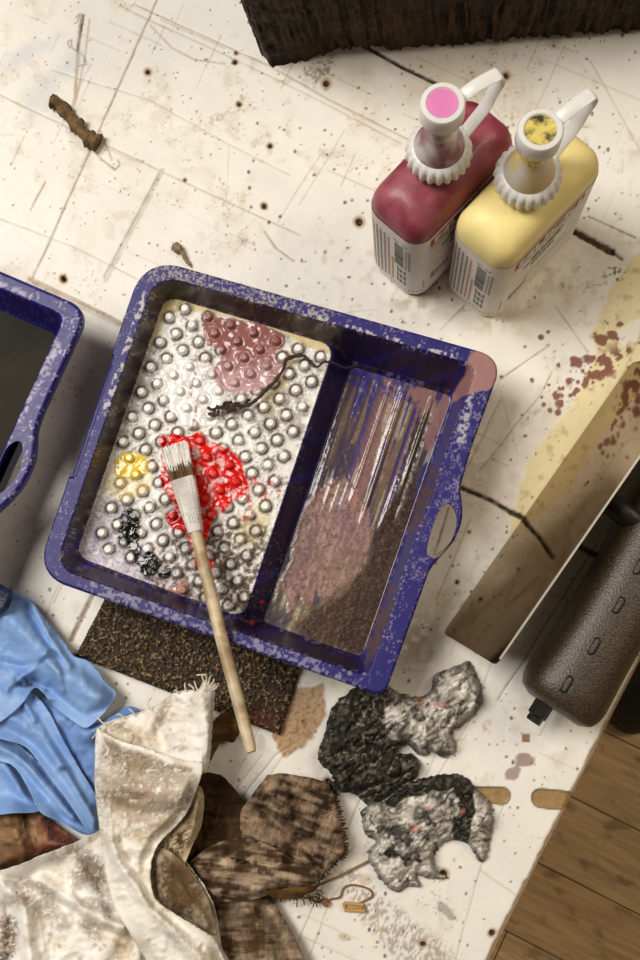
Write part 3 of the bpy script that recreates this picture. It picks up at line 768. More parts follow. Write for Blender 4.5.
# ------------------------------------------------------------------ paint bottles
M_LABEL = material('paper_label', (236, 230, 220), .5, noise=(50, .05), bump=(300, .05, .0003))
M_INKB = material('black_print', (70, 62, 56), .6, bump=None)
M_INKG = material('grey_print', (150, 142, 132), .6, bump=None)
M_INKR = material('red_print', (176, 66, 50), .6, bump=None)
M_INKP = material('pale_red_print', (206, 140, 130), .6, bump=None)
M_INKW = material('white_print', (240, 236, 228), .6, bump=None)
M_MILK = material('milky_plastic', (244, 242, 238), .32, noise=(60, .04), bump=(300, .06, .0004), trans=.12, sss=.5)
def rrect(L, Wd, r, k=9):
    pts = []
    for cx, cy, a0 in [(L/2-r, -Wd/2+r, -90), (L/2-r, Wd/2-r, 0), (-L/2+r, Wd/2-r, 90), (-L/2+r, -Wd/2+r, 180)]:
        for j in range(k):
            a = math.radians(a0+90*j/(k-1)); pts.append((cx+r*math.cos(a), cy+r*math.sin(a)))
    return pts
def bottle(base, axis, label, colour, mat_body, cap_col, smear, strap_dir):
    L, Wd, HL = .0860, .0420, .0905
    root = thing('paint_bottle', label, 'bottle', base, 'plastic paint bottles')
    o3 = np.array(base); lx = np.array([axis[0], axis[1], 0]); lx = _n(lx); ly = np.array([-lx[1], lx[0], 0])
    def wld(p): p = np.asarray(p, float); return o3+p[..., 0:1]*lx+p[..., 1:2]*ly+p[..., 2:3]*np.array([0, 0, 1.0])
    mb = MB(); rings = []
    for z, ins in [(0, .003), (.0012, .0008), (.004, 0), (.03, 0), (.06, 0), (HL, 0), (.0955, .0004), (.1005, .0016), (.1045, .0040), (.1075, .0078), (.1095, .0125), (.1102, .0165)]:
        rings.append(wld([(x, y, z) for x, y in rrect(L-2*ins, Wd-2*ins, max(.0115-ins*.45, .0035))]))
    mb.loft(rings); mb.build('body', mat_body, root, angle=60)
    off = .0003
    per = rrect(L+2*off, Wd+2*off, .0115+off, 12)
    lab = MB()
    lab.loft([wld([(x, y, z) for x, y in per]) for z in (.0035, .03, .06, HL)], caps=(False, False))
    lo_ = lab.build('label', M_LABEL, root, angle=60)
    # perimeter: s = 0 at the near corner, + along the long face, - round the short end
    ring = np.array(per); ring = np.concatenate([ring[-6:], ring[:-6], ring[-6:-5]])
    ss = np.concatenate([[0], np.cumsum(np.hypot(*np.diff(ring, axis=0).T))]); T = ss[-1]
    def wrap(s, z, o_):
        s = np.mod(np.asarray(s, float), T)
        x = np.interp(s, ss, ring[:, 0]); y = np.interp(s, ss, ring[:, 1])
        e = .0005
        tx = np.interp(np.mod(s+e, T), ss, ring[:, 0])-np.interp(np.mod(s-e, T), ss, ring[:, 0]); ty = np.interp(np.mod(s+e, T), ss, ring[:, 1])-np.interp(np.mod(s-e, T), ss, ring[:, 1])
        l = np.hypot(tx, ty)+1e-12
        return wld(np.stack([x+ty/l*o_, y-tx/l*o_, np.broadcast_to(z, x.shape)], -1))
    def bars(name, rects, mat):
        m = MB()
        for s0, s1, z0, z1 in rects:
            k = max(2, int(abs(s1-s0)/.003)+1); q = np.linspace(s0, s1, k)
            V = np.concatenate([wrap(q, z0, .00018), wrap(q, z1, .00018)])
            m.add(V, [(i, i+1, k+i+1, k+i) for i in range(k-1)])
        if m.V: m.build(name, mat, lo_, smooth=False)
    R = random.Random(3)
    # short end: columns of fine print running up the bottle
    def col(s, wd, z0, z1, step=.0001):
        out = []; z = z0
        while z < z1:
            l = R.uniform(.002, .0065); out.append((s-wd/2, s+wd/2, z, min(z+l, z1))); z += l+.0009
        return out
    red, blk = [], []
    for i in range(9):
        s = -.043+i*.0031; (red if i < 3 else blk if i < 7 else red).extend(col(s, .0014, .008+.0006*i, .084-.001*i if i < 8 else .05))
    bars('fine_print', red, M_INKP); bars('fine_print', blk, M_INKG)
    bc = []; z = .044
    while z < .077:
        h = R.choice([.0005, .0008, .0013]); bc.append((-.0165, -.0095, z, z+h)); z += h+R.choice([.0004, .0007, .001])
    bars('barcode', bc, M_INKB)
    dg = []
    for k in range(9): dg += [(-.0085, -.0068, .045+k*.0035, .0468+k*.0035), (-.006, -.0048, .0445+k*.0035, .047+k*.0035)]
    bars('fine_print', dg+[(-.017, -.0148, .0795, .0812), (-.0142, -.0135, .0795, .0812), (-.011, -.0092, .0795, .0812), (-.0086, -.007, .0795, .0812)], M_INKG)
    ic = []
    for s0, z0 in [(-.0145, .034), (-.0145, .025), (-.0145, .016)]:      # small outlined care symbols
        ic += [(s0, s0+.0008, z0, z0+.007), (s0+.006, s0+.0068, z0, z0+.007), (s0, s0+.0068, z0, z0+.0008), (s0+.001, s0+.006, z0+.003, z0+.0042), (s0+.0028, s0+.0036, z0, z0+.006)]
    bars('care_symbol', ic, M_INKB)
    bars('fine_print', [(-.02+k*.0028, -.0185+k*.0028, .0085, .0098) for k in range(9)]+[(.0035, .0045, .014+.004*k, .0165+.004*k) for k in range(4)], M_INKG)
    # long face: red brand band with white letters, lines of print below
    bars('brand_band', [(.0075, .066, .0772, .0872)], M_INKR)
    V, F = BRAND[0].copy(), BRAND[1]
    wdt = V[:, 0].max()-V[:, 0].min(); V[:, 0] = .0105+(V[:, 0]-V[:, 0].min())*(.053/wdt)
    mk('brand_lettering', wrap(V[:, 0], .0780+V[:, 1]*.96, .0003), F, M_INKW, lo_, smooth=False)
    fine = lambda s0, s1, z, h, lo=.0015, hi=.005: [(a, b, z, z+h) for a, b in _words(s0, s1, lo, hi)]
    def _words(s0, s1, lo, hi):
        out = []; s = s0
        while s < s1:
            l = R.uniform(lo, hi); out.append((s, min(s+l, s1))); s += l+.0009
        return out
    bars('fine_print', fine(.0085, .064, .0745, .0008)+fine(.0085, .060, .0725, .0007), M_INKG)
    bars('print_line', fine(.024, .052, .0645, .0024, .003, .008)+fine(.018, .052, .0595, .0024, .002, .009), M_INKB)
    bars('print_line', fine(.026, .046, .0505, .0046, .002, .004), M_INKB)
    bars('fine_print', fine(.012, .06, .040, .0008)+fine(.022, .062, .033, .0012)+fine(.012, .05, .018, .0009), M_INKG)
    bars('logo_block', [(.0095, .0135, .020, .030)]+[(.0145+.003*k, .0168+.003*k, .021+.001*(k % 2), .0285) for k in range(4)], M_INKG)
    # closure
    c0 = o3+np.array([-.0028, .0012, .0058])
    def ring_(r, z, k=96, lobes=0, amp=0):
        return [tuple(c0+np.array([math.cos(2*math.pi*j/k)*(r+amp*(abs(math.sin(lobes*math.pi*j/k))-.4)), math.sin(2*math.pi*j/k)*(r+amp*(abs(math.sin(lobes*math.pi*j/k))-.4)), z])) for j in range(k)]
    nk = MB(); nk.loft([ring_(.0150, .1035), ring_(.0150, .1085), ring_(.0146, .1095)]); nk.build('neck_ring', M_MILK, root)
    cl = MB(); cl.loft([ring_(.0172, .1085, 144, 22, .0022), ring_(.0174, .110, 144, 22, .0022), ring_(.0168, .1165, 144, 22, .0016), ring_(.0150, .1185, 144), ring_(.0134, .1190, 144)])
    cl.build('collar', M_MILK, root, angle=55)
    cn = MB(); cn.loft([ring_(.0138, .1188, 64), ring_(.0132, .1215, 64), ring_(.0112, .1275, 64), ring_(.0085, .1340, 64), ring_(.0064, .1400, 64), ring_(.0055, .1450, 64), ring_(.0055, .1535, 64)])
    cn.build('nozzle', material('nozzle_'+label.split()[0], colour, .35, trans=.3, sss=.3, tint=((232, 226, 220), 60), bump=(300, .1, .0005)), root)
    if smear is not None:
        sm = MB(); r2 = random.Random(5)
        ringv = []
        for h_, rr in [(0.1392, .0068), (.1415, .0072), (.1440, .0064)]:
            ringv.append([tuple(c0+np.array([math.cos(2*math.pi*j/48)*(rr+r2.uniform(-.0006, .0009)), math.sin(2*math.pi*j/48)*(rr+r2.uniform(-.0006, .0009)), h_+(-.004*r2.random() if h_ < .14 else 0)])) for j in range(48)])
        sm.loft(ringv); sm.build('paint_drip', material('drip_'+label.split()[0], smear, .25, coat=.4), root)
    pg = MB(); pg.loft([ring_(.0076, .1500, 64), ring_(.0108, .1508, 64), ring_(.0115, .1525, 64), ring_(.0115, .1625, 64), ring_(.0108, .1640, 64), ring_(.0084, .1642, 64), ring_(.0080, .1634, 64)])
    plug = pg.build('plug', M_MILK, root, angle=50)
    dk = MB(); dk.loft([ring_(.0078, .1630, 48), ring_(.0078, .16365, 48)]); dk.build('plug_top', cap_col, plug, angle=50)
    sd = np.array([strap_dir[0], strap_dir[1], 0])
    a0_ = c0+sd*.0095+np.array([0, 0, .1580]); b0_ = c0+sd*.0160+np.array([0, 0, .1150])
    tip = c0+sd*.0335+np.array([0, 0, .1530])
    side = np.array([-sd[1], sd[0], 0])
    stp = MB()
    stp.tube(smooth_open([a0_, a0_+sd*.010+np.array([0, 0, .003]), a0_+sd*.021+np.array([0, 0, .0025]), tip+np.array([0, 0, .006]), tip+sd*.0015, tip-np.array([0, 0, .008])-sd*.002, b0_+sd*.012+np.array([0, 0, .018]), b0_+sd*.004+np.array([0, 0, .006]), b0_], 6), .0038, 10, flat=(.26, 1.0))
    stp.build('strap', M_MILK, root, angle=60)
    return root
lxw = P(500+68, 240-72)-P(500, 240)
M_YEL = material('yellow_paint_bottle', (252, 232, 158), .48, noise=(40, .06), bump=(220, .12, .0006), coat=.06, sss=.15)
M_RED = material('dark_red_paint_bottle', (138, 48, 64), .46, noise=(120, .16), bump=(300, .25, .0006), coat=.1, tint=((160, 84, 96), 55))
M_PINK = material('pink_disc', (226, 130, 190), .45)
M_DIRTY = material('dirty_yellow_disc', (226, 206, 110), .45, tint=((64, 56, 34), 190))
sdir = _n((P(506, 64, .16)-P(443, 101, .16))[:2])
bottle(P(436.5, 235, 0), lxw, 'dark red paint bottle with a pink plug in its milky nozzle', (150, 92, 100), M_RED, M_PINK, None, sdir)
sdir2 = _n((P(583, 98, .16)-P(537, 133, .16))[:2])
bottle(P(510.5, 256.3, 0), lxw, 'yellow paint bottle with paint smeared round its nozzle', (236, 214, 150), M_YEL, M_DIRTY, (240, 200, 40), sdir2)

# ------------------------------------------------------------------ paint brush
brush = thing('paint_brush', 'flat paint brush with wooden handle lying across the studded ramp of the large tray', 'paint brush', P(195, 530, .04))
bt, bf, b1, rimp, bend = P(174.5, 446, .0375), P(183, 479, .041), P(196, 533, .0465), P(222, 640, .0595), P(251.5, 752, .0725)
ax = _n(b1-bt); sx = _n(np.cross(ax, [0, 0, 1])); up = np.cross(sx, ax)
mb = MB(); rb = random.Random(4)
for i in range(650):
    u = rb.uniform(-1, 1); v = rb.uniform(-1, 1)
    p0 = bf+ax*.003+sx*u*.0070+up*v*.0028
    p1 = bt+ax*rb.uniform(-.001, .0022)+sx*(u*.0078+rb.gauss(0, .0006))+up*(v*.0020+rb.gauss(0, .0003))+np.array([0, 0, .0003])
    f = rb.uniform(.30, .52); pm = p0+(p1-p0)*f; w0 = .00030
    br_ = lin(rb.choice([(104, 80, 52), (76, 58, 38), (138, 112, 78)])); wh = lin(rb.choice([(250, 248, 244), (242, 238, 232), (222, 214, 204)]))
    V = []; cc = []
    for p, c_, wv in [(p0, br_, w0), (pm, br_, w0), (pm+(p1-p0)*.06, wh, w0*1.2), (p1, wh, w0*.8)]:
        V += [p+sx*wv, p-sx*wv*.5+up*wv, p-sx*wv*.5-up*wv]; cc += [list(c_)+[.5]]*3
    mb.add(V, [(3*a+j, 3*a+(j+1) % 3, 3*a+3+(j+1) % 3, 3*a+3+j) for a in range(3) for j in range(3)]+[(9, 10, 11)], cc)
mb.build('bristles', M_ATTR, brush)['kind'] = 'stuff'
mb = MB(); rg = []
for t, hw, hh in [(0, .0072, .0030), (.02, .0076, .0034), (.5, .0062, .0040), (.95, .0045, .0044), (1, .0040, .0040)]:
    c = bf+(b1-bf)*t
    rg.append([c+sx*hw*np.sign(math.cos(a))*abs(math.cos(a))**.45+up*hh*np.sign(math.sin(a))*abs(math.sin(a))**.45 for a in np.linspace(0, 2*math.pi, 33)[:-1]])
mb.loft(rg); sheath = mb.build('sheath', material('grey_white_wrap', (216, 212, 208), .45, tint=((190, 184, 178), 90)), brush, angle=50)
mb = MB()
for k in range(6):
    t = .08
    while t < .86:
        l = rb.uniform(.02, .07); hw = .0070-(.0070-.0047)*t; hh = .0030+.0014*t
        for tt in (t,):
            c = bf+(b1-bf)*t; c2 = bf+(b1-bf)*(t+l); o_ = sx*hw*(-.72+.29*k)
            h2 = up*(hh*1.0+.00025)
            V = [c+o_-sx*.00022+h2, c+o_+sx*.00022+h2, c2+o_+sx*.00022+h2, c2+o_-sx*.00022+h2]
            if not (k > 3 and t > .7): mb.add(V, [(0, 1, 2, 3)])
        t += l+.02
mb.build('fine_print', M_INKG, sheath, smooth=False)
mb = MB()
pts = smooth_open([b1-ax*.004, b1+(rimp-b1)*.3, rimp, rimp+(bend-rimp)*.5, bend], 8); n = len(pts)
mb.tube(pts, [.0030]+[.0038-.0008*abs(i/n-.35) for i in range(n-2)]+[.0026], 14)
mb.build('wooden_handle', material('stained_wood_handle', (208, 190, 158), .5, noise=(90, .25), stretch=(1, 1, 1), tint=((164, 138, 104), 70)), brush, angle=60)

# ------------------------------------------------------------------ scouring mat under the tray
mp_ = W2([(74, 656), (106, 594), (180, 560), (310, 640), (293, 690), (279, 736)], .006)
X, Y, F, di = snap_grid(mp_, .00055)
gx, gy = X*1000, Y*1000
g1 = fbm(gx/1.3, gy/1.3, 2, 201); g2 = vn(gx/.8, gy/.8, 202); g3 = fbm(gx/14, gy/14, 3, 203)
Z = .0035+.0028*g1+.0012*g2; Z = np.where(di <= 0, .001, Z)
Z -= .0012*(1-sst(0, .003, di))
px, py = proj(np.stack([X, Y, Z], 1))
c = np.tile(lin((58, 46, 30)), (len(X), 1)); c = mix(c, (170, 140, 100), .85*sst(.58, .75, g2)*sst(.45, .6, g1)); c = mix(c, (26, 18, 10), .6*(1-sst(.3, .5, g1)))
c = mix(c, (90, 30, 24), .4*(1-sst(8, 22, np.hypot(px-262, py-722)))); 
MATP = (px, py, Z)
mat_ = mk('scouring_mat', np.stack([X, Y, Z], 1), F, material('gritty_fibre', attr=True, noise=(700, .3), bump=(900, .5, .001), spec=.3), None, np.concatenate([c, np.full((len(c), 1), .6)], 1))
tag(mat_, 'dark brown gritty scouring mat poking out from under the large tray', 'mat')

# ------------------------------------------------------------------ dark crusted block at the top
M_BLOCK = material('dark_crusted_paint', attr=True, noise=(50, .25), bump=(160, .5, .0015), spec=.1)
cl_ = [(264, 64), (277, 67), (296, 63), (318, 56), (345, 47), (366, 45), (392, 49), (420, 47), (456, 44), (500, 39), (560, 35), (640, 29), (720, 24)]
A0 = P(262, 64, 0); B0 = P(735, 26, 0); bd = _n(B0-A0); bn = np.array([bd[1], -bd[0], 0]);  bn = bn if bn[1] < 0 else -bn
Lb = np.linalg.norm(B0-A0); Hb = .15
ns, nz = 460, 190
s_ = np.linspace(0, 1, ns)*Lb; z_ = np.linspace(0, 1, nz)*Hb
SS, ZZ = np.meshgrid(s_, z_)
base_off = np.interp(s_, [np.dot(P(x, y, 0)-A0, bd) for x, y in cl_], [np.dot(P(x, y, 0)-A0, bn) for x, y in cl_])
base_off = base_off+(fbm(s_*260, s_*0, 3, 210)-.5)*.004
flare = np.exp(-ZZ/.010)
dr = fbm(SS*420+2*fbm(SS*60, ZZ*40, 2, 213), ZZ*26+3, 4, 211); dr2 = vn(SS*900, ZZ*60, 212); big = fbm(SS*45, ZZ*30, 3, 214)
OFF = base_off[None]*flare+.0075*(dr-.5)*sst(.3, .6, big)+.0015*(dr2-.5)*sst(.004, .02, ZZ)+.003*(fbm(SS*150, ZZ*150, 3, 215)-.5)
lean = -.012*ZZ/Hb
edge = 1-sst(0, .006, SS)
W = A0+SS[..., None]*bd+OFF[..., None]*bn+ZZ[..., None]*np.array([0, 0, 1.0])
W = W - (bn*.006)[None, None]*edge[..., None] + (bd*lean[..., None]*(1-SS[..., None]/Lb))
cb = np.tile(lin((52, 35, 15)), (ns*nz, 1)); dv = dr.ravel()
cb = mix(cb, (24, 15, 6), .85*(1-sst(.36, .52, dv))); cb = mix(cb, (76, 54, 30), .4*sst(.56, .7, dv)*sst(.4, .6, big.ravel()))
idx = np.arange(ns*nz).reshape(nz, ns)
F = np.stack([idx[:-1, :-1], idx[:-1, 1:], idx[1:, 1:], idx[1:, :-1]], -1).reshape(-1, 4)
block = thing('wooden_block', 'tall dark brown block with drippy crusted side standing at the top edge', 'block', A0+bd*Lb/2-bn*.05)
mk('crusted_side', W.reshape(-1, 3), F, M_BLOCK, block, np.concatenate([cb, np.full((ns*nz, 1), .5)], 1))
mb = MB()
q = [W[0, 0]-bn*.002, W[0, -1]-bn*.004, B0-bn*.11, A0-bn*.11]; q = [np.array([v[0], v[1], 0.0005]) for v in q]
q2 = [W[-1, 0]-bn*.001, W[-1, -1]-bn*.004, B0-bn*.11+np.array([0, 0, Hb]), A0-bn*.11+bd*-.012+np.array([0, 0, Hb])]; q2 = [np.array([v[0], v[1], Hb]) for v in q2]
mb.loft([q, q2]); mb.build('block_core', material('dark_block_wood', (46, 32, 17), .55, noise=(40, .3), bump=(120, .5, .002)), block, smooth=False)

# ------------------------------------------------------------------ plastering trowel standing on its long edge
M_STEEL = material('brushed_steel', (158, 140, 112), .07, noise=(30, .06), bump=(40, .04, .0006), metal=1.0)
M_STEELE = material('bright_steel_edge', (244, 238, 226), .45, metal=.6, bump=None)
M_GRIP = material('speckled_black_grip', (60, 48, 32), .40, noise=(800, .95), bump=(900, .5, .0008), spec=.7)
M_BLK = material('dark_metal', (26, 21, 15), .45, bump=(200, .2, .001))
A, B, T = P(443, 633, .0012), P(632, 362, .0012), P(495, 665, .082)
e = _n(B-A); v = T-A; v = v-e*np.dot(v, e); wv = np.linalg.norm(v); v = v/wv; nn = np.cross(e, v); nn = nn if nn[2] < 0 else -nn   # nn = the back side
Lb = np.linalg.norm(B-A)
trowel = thing('plastering_trowel', 'steel plastering trowel standing on its long edge with a speckled black grip', 'trowel', (A+B)/2+np.array([.05, 0, 0]))
mb = MB(); r = .004
ol = round_poly([(0, 0), (Lb, 0), (Lb, wv), (0, wv)], r, 6)
th = .0009
mb.loft([[A+e*x+v*y+nn*0 for x, y in ol], [A+e*x+v*y+nn*th for x, y in ol]])
mb.build('blade', M_STEEL, trowel, smooth=True, angle=30)
mb = MB(); mb.box(A+e*Lb/2+v*(wv-.0002)+nn*th*.5, e, v, nn, Lb/2-.004, .0004, .0005); mb.build('top_edge', M_STEELE, trowel, smooth=False)
mb = MB(); mb.box(A+e*Lb*.5+v*wv*.5+nn*(.004+th), e, v, nn, Lb*.46, .012, .004); mb.build('back_rib', M_BLK, trowel, smooth=False)
hz = .034
hp = [P(x, y, hz) for x, y in [(553, 709), (576, 673), (601, 632), (628, 587), (658, 537), (690, 484), (722, 430), (745, 392)]]
hs = smooth_open(hp, 8); n = len(hs)
mb = MB(); rings = []
for i, p in enumerate(hs):
    t = _n(hs[min(i+1, n-1)]-hs[max(i-1, 0)]); sd = _n(np.cross(t, [0, 0, 1]))
    q = i/(n-1)
    hw = .0268-.0035*math.sin(math.pi*min(1, q*1.6))
    dist = np.linalg.norm(p-hs[0]); dend = np.linalg.norm(p-hs[-1]); rr = .016
    kx = 1.0
    for d_ in (dist, dend):
        if d_ < rr: kx = min(kx, .62+.38*math.sqrt(max(0, 1-(1-d_/rr)**2)))
    rings.append([p+sd*hw*kx*np.sign(math.cos(a))*abs(math.cos(a))**.8+np.array([0, 0, .0255])*kx*np.sign(math.sin(a))*abs(math.sin(a))**.8 for a in np.linspace(0, 2*math.pi, 41)[:-1]])
mb.loft(rings); grip = mb.build('grip', M_GRIP, trowel, angle=60)
ha = _n(hs[6]-hs[0]); hsd = _n(np.cross(ha, [0, 0, 1]))
for (x, y) in [(566.5, 684), (594, 646), (618.5, 605), (639, 566)]:
    # a slot moulded into the top of the grip
    zt = hz+.0238; c = P(x, y, zt); k = int(np.argmin([np.linalg.norm((c-p)[:2]) for p in hs])); u = np.dot(c-hs[k], hsd)
    c = P(x, y, hz+.0255*max(.2, (1-abs(u/.0262)**(2/.8)))**.4+.0002)
    dirv = _n(P(x+7, y-11, c[2])-c); sd = _n(np.cross(dirv, [0, 0, 1])); upv = np.cross(sd, dirv)
    m2 = MB(); k2 = 20; rg = []
    for s1, h_ in [(1.0, -.003), (1.0, .0003), (.8, .0005), (.62, .0001), (.55, -.0012)]:
        rg.append([c+dirv*((.0030 if math.cos(a) > 0 else -.0030)+math.cos(a)*.0024*s1)+sd*math.sin(a)*.0024*s1+upv*h_ for a in np.linspace(.001, 2*math.pi+.001, k2+1)[:-1]])
    m2.loft(rg); m2.build('grip_slot', M_BLK, grip, angle=50)
for (x, y) in [(596, 708), (632, 664)]:
    c = P(x, y, hz+.002); dirv = _n(P(x+7, y-10, c[2])-c); m2 = MB(); m2.tube([c-dirv*.0042, c+dirv*.0042], .0007, 8); m2.build('grip_rib', M_STEELE, grip)
m2 = MB(); c = P(541, 709, .03); rg = []
for d_, r_ in [(-.006, .0058), (.0045, .0058), (.0055, .0045), (.0085, .0045), (.009, .0038)]:
    rg.append([c-ha*d_+hsd*r_*math.cos(a)+np.array([0, 0, 1])*r_*math.sin(a) for a in np.linspace(0, 2*math.pi, 7)[:-1]])
m2.loft(rg); m2.build('end_nut', M_BLK, trowel, smooth=False)
m2 = MB()
s0 = A+e*.118+v*wv*.5+nn*.006
m2.tube(smooth_open([s0, s0+(P(624, 512, .05)-s0)*.6, P(628, 516, .048), P(648, 530, .042), P(668, 522, hz)], 5), .0095, 10, flat=(1.0, .75)); m2.build('tang', M_BLK, trowel, angle=50)

# ------------------------------------------------------------------ shoe on the floor
sh = thing('shoe', 'black shoe on the wooden floor mostly hidden behind the table edge', 'shoe', P(700, 640, FZ))
s0, s1 = P(615, 722, FZ+.03), P(790, 560, FZ+.03); sa = _n(s1-s0); ss_ = np.array([-sa[1], sa[0], 0]); Ls = np.linalg.norm(s1-s0)
def shoe_ring(t, z, k=1.0, o_=0):
    return None
def sole_pts(grow, z):
    out = []
    for a in np.linspace(0, 2*math.pi, 49)[:-1]:
        x = .5-.5*math.cos(a); wdt = .046*(abs(math.sin(a))**.7)*(1.06-.25*sst(.25, .6, np.array(x))+.05*sst(.7, 1, np.array(x)))
        out.append(s0+sa*(x*.27)+ss_*np.sign(math.sin(a))*wdt+_n(sa*(x-.5)+ss_*np.sign(math.sin(a))*.35)*grow+np.array([0, 0, z-.03]))
    return out
mb = MB(); mb.loft([sole_pts(0, .001), sole_pts(.004, .006), sole_pts(.004, .020), sole_pts(.001, .024)]); mb.build('sole', material('rubber_sole', (70, 62, 50), .6), sh, angle=50)
mb = MB(); rg = []
for g, z, pull in [(0, .024, 0), (-.002, .04, 0), (-.008, .06, .02), (-.016, .075, .06), (-.028, .09, .1), (-.03, .12, .12), (-.031, .15, .13)]:
    ring = sole_pts(g, z); rg.append([q+sa*pull*max(0, 1-np.dot(q-s0, sa)/.2) for q in ring])
mb.loft(rg); mb.build('upper', material('black_leather', (24, 20, 16), .4, bump=(120, .3, .001)), sh, angle=60)
mb = MB()
for k in range(4):
    c = s0+sa*(.085+.022*k)+np.array([0, 0, .045+.012*k]); mb.tube([c-ss_*.02, c+np.array([0, 0, .006]), c+ss_*.02], .003, 6)
mb.build('laces', material('grey_lace', (120, 110, 92), .7), sh)

# ------------------------------------------------------------------ cloths, gloves and crumpled paper
def rid(x, y, seed): return 1-np.abs(2*vn(x, y, seed)-1)
def crease(x, y, seed, o=3):
    wx = x+1.3*fbm(x*.7, y*.7, 2, seed+50); wy = y+1.3*fbm(x*.7+9, y*.7, 2, seed+51)
    s = 0; a = 1; t = 0
    for i in range(o):
        s = s+a*rid(wx*2**i, wy*2**i, seed+i*7)**2; t += a; a *= .5
    return s/t
def worley(x, y, seed):
    xi = np.floor(x); yi = np.floor(y); f1 = np.full(x.shape, 9.); f2 = np.full(x.shape, 9.); idc = np.zeros(x.shape)
    for i in (-1, 0, 1):
        for j in (-1, 0, 1):
            cx = xi+i; cy = yi+j
            jx = vn(cx*1.0, cy*1.0, seed); jy = vn(cx*1.0, cy*1.0, seed+1); hh = vn(cx*1.0, cy*1.0, seed+2)
            d = np.hypot(cx+jx-x, cy+jy-y)
            m = d < f1
            f2 = np.where(m, f1, np.minimum(f2, d)); idc = np.where(m, hh, idc); f1 = np.where(m, d, f1)
    return f1, f2, idc
def tri(x, y, seed, edge=False):
    """noise that is flat between sharp creases"""
    k = (math.sqrt(3)-1)/2; sx_ = x+(x+y)*k; sy_ = y+(x+y)*k
    i = np.floor(sx_); j = np.floor(sy_); a = sx_-i; b_ = sy_-j
    h = lambda p, q: vn(p, q, seed)
    up_ = a > b_
    v0 = h(i, j); v2 = h(i+1, j+1); v1 = np.where(up_, h(i+1, j), h(i, j+1))
    hi = np.where(up_, a, b_); lo = np.where(up_, b_, a)
    if edge: return np.minimum(np.minimum(1-hi, hi-lo), lo), v0*.4+v1*.35+v2*.25
    return v0*(1-hi)+v1*(hi-lo)+v2*lo
def crump(X, Y, s, seed, ang=.5, st=1.6, edge=False):
    ca, sa_ = math.cos(ang), math.sin(ang); u = (X*ca+Y*sa_)/st; v = -X*sa_+Y*ca
    u = u+s*.5*(fbm(X/s/2, Y/s/2, 2, seed+60)-.5); v = v+s*.9*(fbm(X/s/2, Y/s/2, 2, seed+61)-.5)
    return tri(u/s, v/s, seed, edge)
def rg(X, Y, pts, w_, h): return h*np.exp(-(pl_d(X, Y, pts)/w_)**2)
def side(X, Y, a, b):
    dx, dy = b[0]-a[0], b[1]-a[1]; l = math.hypot(dx, dy)
    return ((X-a[0])*dy-(Y-a[1])*dx)/l           # + on the right-hand side walking a -> b (picture axes: y down)
HW_, HH_ = 400, 540
HZ = np.zeros((HH_, HW_))                        # height of what already lies on the table, so that the next layer drapes over it
def hz_put(X, Y, Z):
    i = np.clip(((Y+60)/2).round().astype(int), 0, HH_-1); j = np.clip(((X+60)/2).round().astype(int), 0, HW_-1)
    np.maximum.at(HZ, (i, j), Z)
def hz_get(X, Y):
    D = HZ.copy()
    for _ in range(7):
        E = D.copy()
        for di_, dj in ((1, 0), (-1, 0), (0, 1), (0, -1)): E = np.maximum(E, np.roll(D, (di_, dj), (0, 1)))
        D = E
    for _ in range(30): D = (D*2+np.roll(D, 1, 0)+np.roll(D, -1, 0)+np.roll(D, 1, 1)+np.roll(D, -1, 1))/6
    y = np.clip((Y+60)/2, 0, HH_-1.01); x = np.clip((X+60)/2, 0, HW_-1.01); i = y.astype(int); j = x.astype(int); a = y-i; b_ = x-j
    return (D[i, j]*(1-b_)+D[i, j+1]*b_)*(1-a)+(D[i+1, j]*(1-b_)+D[i+1, j+1]*b_)*a
hz_put(*MATP)
class Cloth:
    def __init__(s): s.V = []; s.F = []; s.C = []; s.n = 0
    def patch(s, outline, zf, cf, step=1.5, ragged=.8, smooth=True, th=.0008, seed=0, n=4, rolloff=None):
        ol = smooth_closed(outline, n) if smooth else list(outline)
        if ragged:
            d = resample(ol, max(60, int(len(ol)*6))); t = np.arange(len(d))
            c = d.mean(0); u = d-c; u /= np.linalg.norm(u, axis=1, keepdims=True)
            ol = [tuple(q) for q in d+u*((fbm(t*.35, t*0+seed, 3, 300+seed)-.5)*2*ragged)[:, None]]
        X, Y, F, di = snap_grid(ol, step)
        Z = zf(X, Y, di); lay = hz_get(X, Y)
        k_ = .0025; Z = np.where(lay > .0002, lay+.002+k_*np.logaddexp(0, (Z-lay-.002)/k_), Z)
        s.pend = getattr(s, 'pend', []); hz_put(X, Y, Z)
        c = cf(X, Y, di, Z)
        V = PP(X, Y, Z)
        B = border(F); vv = {}
        for e in B:
            for i in e: vv.setdefault(int(i), len(vv))
        ids = np.array(list(vv)); low = V[ids].copy(); low[:, 2] = np.maximum(low[:, 2]-th, .0002)
        n0 = s.n; m = len(V)
        s.V += [V, low]; s.C += [c, c[ids]]
        s.F.append(F+n0)
        s.F.append(np.array([(vv[int(b)]+m+n0, vv[int(a)]+m+n0, int(a)+n0, int(b)+n0) for a, b in B]))
        s.n += m+len(low)
        return s
    def build(s, name, mat, label, cat, rough=.75, parent=None):
        V = np.concatenate(s.V); F = np.concatenate(s.F); C = np.concatenate(s.C)
        # faces wound so that they look up
        V0 = V[F[:, 0]]; nz = np.cross(V[F[:, 1]]-V0, V[F[:, 2]]-V0)[:, 2]
        fl = nz < 0; F[fl] = F[fl][:, ::-1]
        o = mk(name, V, F, mat, parent, np.concatenate([C, np.full((len(C), 1), rough)], 1), True)
        return tag(o, label, cat)
def flat(c, X): return np.tile(lin(c), (len(X), 1))

